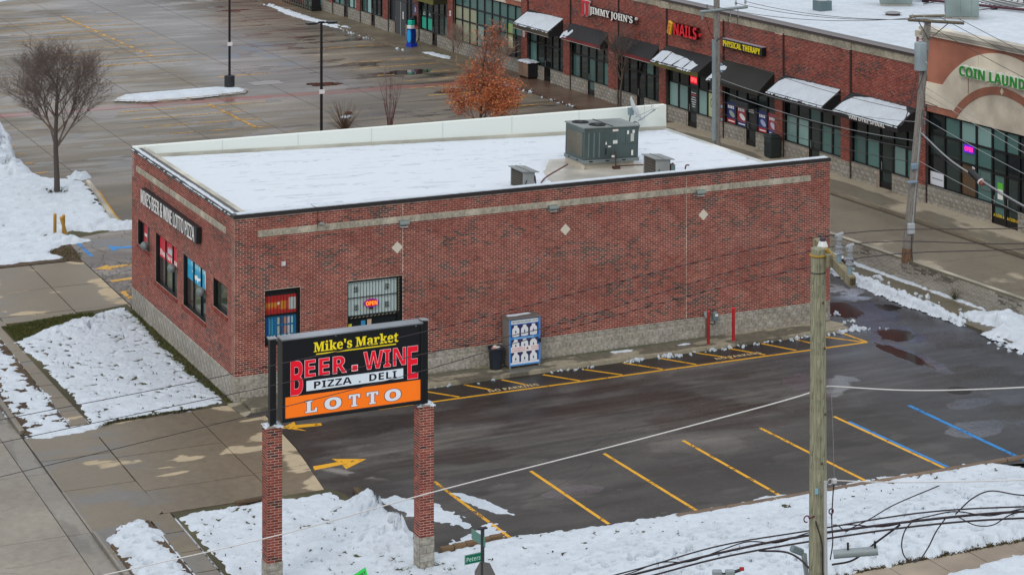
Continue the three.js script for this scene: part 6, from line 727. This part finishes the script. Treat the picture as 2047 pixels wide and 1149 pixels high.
for (const [a, z, y, l] of [[[29.0, 10.5, -3.6], 14, 7.2, 'high wire leaving the leaning pole over the laundry, left one'], [[30.3, 10.4, -3.6], 14, 7.4, 'high wire leaving the leaning pole over the laundry, middle one'], [[31.2, 10.3, -3.6], 14, 7.3, 'high wire leaving the leaning pole over the laundry, right one']]) cable(l, [a, [a[0] + .2, mix(a[1], y, .35) - .2, 2.5], [a[0] + .5, y, z]], .012);
cable('thick cable with black splice case running right from the leaning pole', [lp(5.9), [29.6, 5.1, -2], [29.6, 4.68, -.1], [29.6, 4.2, 2.5], [29.8, 3.6, 7]], .035, Mt.wireGray); cable('wire looped along the thick cable by the laundry windows', [lp(5.8), [29.6, 5.0, -2.2], [29.6, 4.75, -1.2], [29.6, 4.62, -.2], [29.6, 4.1, 2.6], [29.8, 3.5, 7]], .015);
for (const [y0, y1, l] of [[6.5, 5.3, 'thin wire above the thick cable by the laundry windows'], [4.8, 3.9, 'thin wire below the thick cable by the laundry windows'], [7.7, 6.2, 'wire crossing the cream laundry gable, upper one'], [7.45, 5.95, 'wire crossing the cream laundry gable, lower one']]) cable(l, sag(lp(y0), [29.9, y1 - .5, 6], .1), .012, Mt.wireGray);
{ const t = thing('splice_case', 'black cylinder splice case with red end hanging in front of the laundry glass', 'cable box', [29.6, 4.75, -.35], Math.PI / 2); obj('case', rod([-.33, -.15, 0], [.3, .13, 0], .13, .13, 20), S('#15161a', { roughness: .35 }), t); obj('band', rod([-.36, -.165, 0], [-.31, -.14, 0], .135, .135, 20), S('#d9d9d9'), t); obj('end_cap', rod([-.5, -.22, 0], [-.36, -.165, 0], .07, .12, 16), S('#8a4a42'), t); obj('hanger', tube([[.2, .1, .1], [.25, .3, .05], [.1, .25, .05]], .02, 14), S('#d5d5d5'), t); }

// ---------------------------------------------------------------- trees
function branchTree(root, o) {                                    // tapered limbs forking into fine twigs; each level may be its own part
  const trunk = [], crown = [], tips = [];
  const grow = (p, d, len, r, lev) => {
    const n = lev === 0 ? 7 : lev < 3 ? 5 : 3, q = p.clone(), dir = d.clone(), out = lev === 0 ? trunk : crown; let rr = r;
    for (let i = 0; i < n; i++) { const a = q.clone(); dir.x += R(-1, 1) * o.wob; dir.z += R(-1, 1) * o.wob; dir.y += o.up * (lev ? 1 : 0); dir.normalize(); q.addScaledVector(dir, len / n); const r2 = mix(r, r * (lev ? .35 : .45), (i + 1) / n); out.push(rod(a.toArray(), q.toArray(), rr, r2, lev === 0 ? 10 : lev < 2 ? 6 : 3)); rr = r2;
      const f = (i + 1) / n; if (lev < o.levels && f > (lev ? .25 : o.first)) { const k = lev === 0 ? o.k0 : lev > 1 ? o.twigs ?? o.kids : o.kids; for (let j = 0; j < k; j++) { if (lev > 1 && rnd() < .2) continue; const side = new THREE.Vector3(R(-1, 1), R(-.2, .5), R(-1, 1)).normalize(), nd = dir.clone().multiplyScalar(o.fwd).add(side.multiplyScalar(o.spread)).normalize(); grow(q.clone(), nd, (lev === 0 ? o.limb * (1.15 - .5 * (f - o.first) / (1 - o.first)) : len * R(.45, .68)), Math.max(rr * (lev ? .62 : .5), o.min ?? .0045), lev + 1); } } }
    tips.push([q, lev]);
  };
  grow(new THREE.Vector3(0, -.05, 0), new THREE.Vector3(0, 1, 0), o.trunk, o.r, 0);
  obj('trunk', trunk, o.bark ?? Mt.bark, root); if (crown.length) obj('crown', crown, o.twig ?? Mt.twig, root); return tips;
}
seed = 21;
{ const t = thing('bare_tree', 'tall bare leafless tree standing in the snowy lawn at the left', 'tree', [1.4, .76, -31.2]); branchTree(t, { twigs: 3, min: .005, trunk: 4.7, r: .14, levels: 4, first: .3, k0: 3, kids: 2, limb: 2.35, spread: .8, fwd: .85, up: .035, wob: .07 }); obj('grass_ring', Array.from({ length: 60 }, () => { const a = R(0, 6.28), r = R(.15, .45); return rod([Math.cos(a) * r, 0, Math.sin(a) * r], [Math.cos(a) * r * 1.2, R(.05, .14), Math.sin(a) * r * 1.2], .02, .004, 3); }), Mt.grass, t); }
{ const t = thing('autumn_tree', 'tree with orange leaves low and bare twigs on top behind the market roof', 'tree', [22.5, .3, -31.3]); const tips = branchTree(t, { min: .007, trunk: 5.6, r: .09, levels: 3, first: .2, k0: 4, kids: 2, limb: 1.6, spread: .8, fwd: .7, up: .05, wob: .08, twig: S('#7d5b52') });
  const pos = [], nor = [], A = new THREE.Vector3(), B = new THREE.Vector3(), C = new THREE.Vector3(), N = new THREE.Vector3(); const groups = [[], [], []];
  for (const [q, lev] of tips) { if (lev < 1) continue; const n = q.y > 4.9 ? (rnd() < .25 ? 4 : 0) : q.y > 4.2 ? (rnd() < .5 ? 8 : 1) : q.y > 3.4 ? (rnd() < .75 ? 22 : 4) : 34; for (let i = 0; i < n; i++) { const c = new THREE.Vector3(q.x + R(-.26, .26), q.y + R(-.28, .16), q.z + R(-.26, .26)), s = R(.03, .06); groups[Math.floor(rnd() * 3)].push([c, s]); } }
  ['#be683e', '#a2553a', '#cc8450'].forEach((col, gi) => { const P = []; for (const [c, s] of groups[gi]) { A.set(R(-1, 1), R(-1, 1), R(-1, 1)).normalize().multiplyScalar(s * 1.5); B.set(R(-1, 1), R(-1, 1), R(-1, 1)).normalize().multiplyScalar(s); P.push(c.x - A.x, c.y - A.y, c.z - A.z, c.x + B.x, c.y + B.y, c.z + B.z, c.x + A.x, c.y + A.y, c.z + A.z); } const g = new THREE.BufferGeometry(); g.setAttribute('position', new THREE.Float32BufferAttribute(P, 3)); g.computeVertexNormals(); const m = obj('leaves', g, S(col, { roughness: .8, side: THREE.DoubleSide }), t); m.userData.kind = 'stuff'; }); void pos; void nor; void C; void N; }
{ const t = thing('bare_tree', 'thin bare young tree in front of the red edged awnings', 'tree', [34.7, .93, -39.3]); branchTree(t, { min: .0065, trunk: 3.6, r: .075, levels: 3, first: .3, k0: 3, kids: 2, limb: 1.4, spread: .65, fwd: .9, up: .05, wob: .09, bark: S('#5b5048') }); }
{ const t = thing('bare_shrub', 'reddish bare shrub of upright stems left of the orange tree', 'shrub', [20.9, .8, -39.2]); const st = []; for (let i = 0; i < 15; i++) { const a = R(0, 6.28), s = R(.15, .75), h = R(2, 3.3); let p = [Math.cos(a) * .1, 0, Math.sin(a) * .1]; for (let k = 1; k <= 6; k++) { const f = k / 6, q = [Math.cos(a) * (.1 + s * f ** 1.4) + R(-.04, .04), h * f, Math.sin(a) * (.1 + s * f ** 1.4) + R(-.04, .04)]; st.push(rod(p, q, .018 * (1.1 - f) + .004, .018 * (1 - f) + .003, 4)); if (k > 2) for (let j = 0; j < 2; j++) st.push(rod(q, [q[0] + R(-.25, .25), q[1] + R(.15, .45), q[2] + R(-.25, .25)], .006, .002, 3)); p = q; } } obj('stems', st, S('#6b4a48', { roughness: .9 }), t); }
{ const t = thing('bare_shrub', 'low brown shrub with a snow lump beside the second light pole', 'shrub', [18.5, .8, -39.6]); obj('stems', Array.from({ length: 110 }, () => { const a = R(0, 6.28), s = R(.2, 1); return rod([0, 0, 0], [Math.cos(a) * s, R(.6, 1.9) - s * .3, Math.sin(a) * s], .014, .004, 4); }), S('#6e5a48', { roughness: .95 }), t); obj('snow', lump.clone().scale(.3, .1, .22).translate(.1, .75, 0), Mt.snow, t); obj('dead_leaves', lump.clone().scale(.2, .1, .16).translate(.2, .95, 0), S('#5a3f30'), t); }
{ const t = thing('bare_shrub', 'small pale bare shrub at the walk near the tan box', 'shrub', [33.4, .93, -52.6]); branchTree(t, { min: .007, trunk: 1.5, r: .045, levels: 3, first: .25, k0: 3, kids: 2, limb: 1.1, spread: .85, fwd: .7, up: .05, wob: .08, twig: S('#a08d80'), bark: S('#a08d80') }); }
{ const t = thing('bare_shrub', 'pale twiggy shrub at the kerb left of the orange tree top', 'shrub', [33, .93, -58.4]); branchTree(t, { min: .007, trunk: 1.6, r: .04, levels: 3, first: .2, k0: 3, kids: 2, limb: 1.0, spread: .7, fwd: .8, up: .05, wob: .08, twig: S('#98857a'), bark: S('#98857a') }); }
// ---------------------------------------------------------------- things on the shop walk
{ const t = thing('water_kiosk', 'bright blue rounded air hose machine on the kerb at the far shops', 'kiosk', [32.95, .9, -65.8], -1.15); t.scale.set(.85, .9, .85); obj('base', [ext([[-.28, 0], [.28, 0], [.26, .3], [-.26, .3]], .7).translate(0, 0, -.4)], S('#1238b0', { roughness: .4 }), t); obj('body', ext([[-.24, .3], [.24, .3], [.3, .9], [.24, 1.35], [-.24, 1.35], [-.3, .9]], .5).translate(0, 0, -.25), S('#0d2f86', { roughness: .4 }), t); obj('front_panel', ext([[-.1, .38], [.1, .38], [.19, .6], [.19, 1.1], [.12, 1.3], [-.12, 1.3], [-.19, 1.1], [-.19, .6]], .03).translate(0, 0, .25), S('#1ea4e8', { roughness: .35 }), t); obj('display', rb(0, 1.5, .06, .42, .26, .4, .03), S('#e3e6ec', { roughness: .4 }), t); obj('head', rb(0, 1.82, 0, .46, .42, .45, .1), S('#14b39a', { roughness: .4 }), t); obj('hood', rb(0, 2.08, -.02, .42, .12, .4, .05), S('#15202c'), t); obj('hose', tube([[.2, 1.9, -.3], [.35, 1.4, -.5], [.3, .7, -.55], [.2, .3, -.4]], .035), Mt.black, t); }
{ const t = thing('utility_box', 'tan steel utility box with snow on top beside the brick pier', 'utility box', [34.5, .93, -50.9], mallRot); obj('cabinet', rb(0, .55, 0, 1.3, .9, .7, .03), S('#8f7460', { roughness: .6, map: tStain }), t); obj('door', [rb(-.3, .55, .355, .56, .76, .02, .005), rb(.3, .55, .355, .56, .76, .02, .005)], S('#937863', { roughness: .6, map: tStain }), t); obj('side_panel', bx(.66, .55, 0, .02, .86, .66), Mt.black, t); obj('feet', [bx(-.5, .06, 0, .12, .14, .6), bx(.5, .06, 0, .12, .14, .6)], Mt.black, t); obj('snow', snowGeo([[-.65, -.35], [.65, -.35], [.65, .3], [-.65, .35]], { res: .05, th: .06, edge: .08, rag: .1, base: () => 1 }), Mt.snow, t); }
{ const t = thing('trash_can', 'square dark green trash bin with domed lid at the clinic pier', 'trash can', [34.85, .93, -23.55], mallRot); obj('bin', rb(0, .5, 0, .62, .95, .62, .05), S('#2f3a3c', { roughness: .6, map: tStain }), t); obj('lid', [rb(0, 1.02, 0, .68, .12, .68, .04), rb(0, 1.1, 0, .5, .12, .5, .05)], S('#2a3437', { roughness: .6 }), t); obj('ribs', Array.from({ length: 6 }, (_, i) => bx(-.24 + i * .096, .45, .315, .02, .7, .012)), S('#263033'), t); }
{ const t = thing('cart_rack', 'nested teal shopping carts parked along the far shop wall', 'shopping carts', [33.4, .93, -89.2], mallRot); const fm = S('#3c5a58', { roughness: .4, metalness: .4 }); for (let i = 0; i < 12; i++) { const x = -3.2 + i * .5; obj('cart', [rod([x, .15, -.3], [x, 1.05, -.3], .02), rod([x, .15, .3], [x, 1.05, .3], .02), rod([x, 1.05, -.3], [x, 1.05, .3], .02), rod([x, .6, -.3], [x + .45, .7, -.3], .016), rod([x, .6, .3], [x + .45, .7, .3], .016), ...[.62, .74, .86, .98].map(y => rod([x, y, .3], [x + .5, y, .3], .01)), ...[.62, .74, .86, .98].map(y => rod([x, y, -.3], [x + .5, y, -.3], .01)), ...Array.from({ length: 5 }, (_, k) => rod([x + k * .1, .6, .3], [x + k * .1, 1.0, .3], .008)), rod([x, .2, -.3], [x + .5, .2, -.3], .018), rod([x, .2, .3], [x + .5, .2, .3], .018), cy(x + .5, .0, .12, .3, .05), cy(x + .5, 0, .12, -.3, .05), cy(x, 0, .12, .3, .05), cy(x, 0, .12, -.3, .05)], fm, t); } obj('end_frame', [bx(3.2, .6, 0, .05, 1.1, .7), bx(3.2, .12, 0, .3, .2, .8)], Mt.black, t); }
{ const t = thing('manhole', 'round iron manhole cover in the wet asphalt at the right', 'manhole', [22.14, 0, 8.71]); obj('cover', cy(0, .002, .012, 0, .34, .34, 32), S('#2c2827', { roughness: .5, metalness: .5 }), t); obj('ring', new THREE.TorusGeometry(.38, .03, 4, 36).rotateX(Math.PI / 2).scale(1, .3, 1).translate(0, .008, 0), S('#3a3330', { roughness: .6 }), t); for (let i = 0; i < 5; i++) obj('rib', bx(0, .014, -.24 + i * .12, .44, .006, .03), Mt.black, t); }
for (const [x, z, l, ry, label] of [[.62, 9.95, 1.3, 1.5, 'brown timber kerb poking out of the snow at the drive corner'], [-2.2, 8.95, 1.2, .08, 'earth covered timber edging between drive slab and snow']]) { const t = thing('timber_edging', label, 'timber', [x, .07, z], ry); obj('timber', rb(0, 0, 0, l, .14, .16, .02), S('#6f5c40', { map: tWood, roughness: .9 }), t); obj('soil', lump.clone().scale(l * .45, .05, .12).translate(0, .04, .06), Mt.soil, t); }
for (const [a, b, n, label] of [[[1.1, 14.55], [3, 14.3], 5, 'row of kerb stones at the foot of the leftmost parking line']]) { const t = tag(part('kerb', scene), label, null, null, 'structure'); t.name = numbered('kerb'); for (let i = 0; i < n; i++) { const f = (i + .5) / n; obj('kerb_stone', rb(mix(a[0], b[0], f), .05, mix(a[1], b[1], f), .36, .14, .16, .02), S('#8a6f52', { map: tStain, roughness: .9 }), t); } }
{ const t = tag(part('kerb', scene), 'low brown kerb edging where parking stalls meet the snow bank', null, null, 'structure'); t.name = numbered('kerb'); for (let x = 8; x < 21; x += 1.6) obj('kerb_stone', rb(x + .8, .03, 14.93 + .004 * x, 1.57, .12, .16, .02), S('#8f7a68', { map: tStain, roughness: .9 }), t); }

renderer.render(scene, camera);
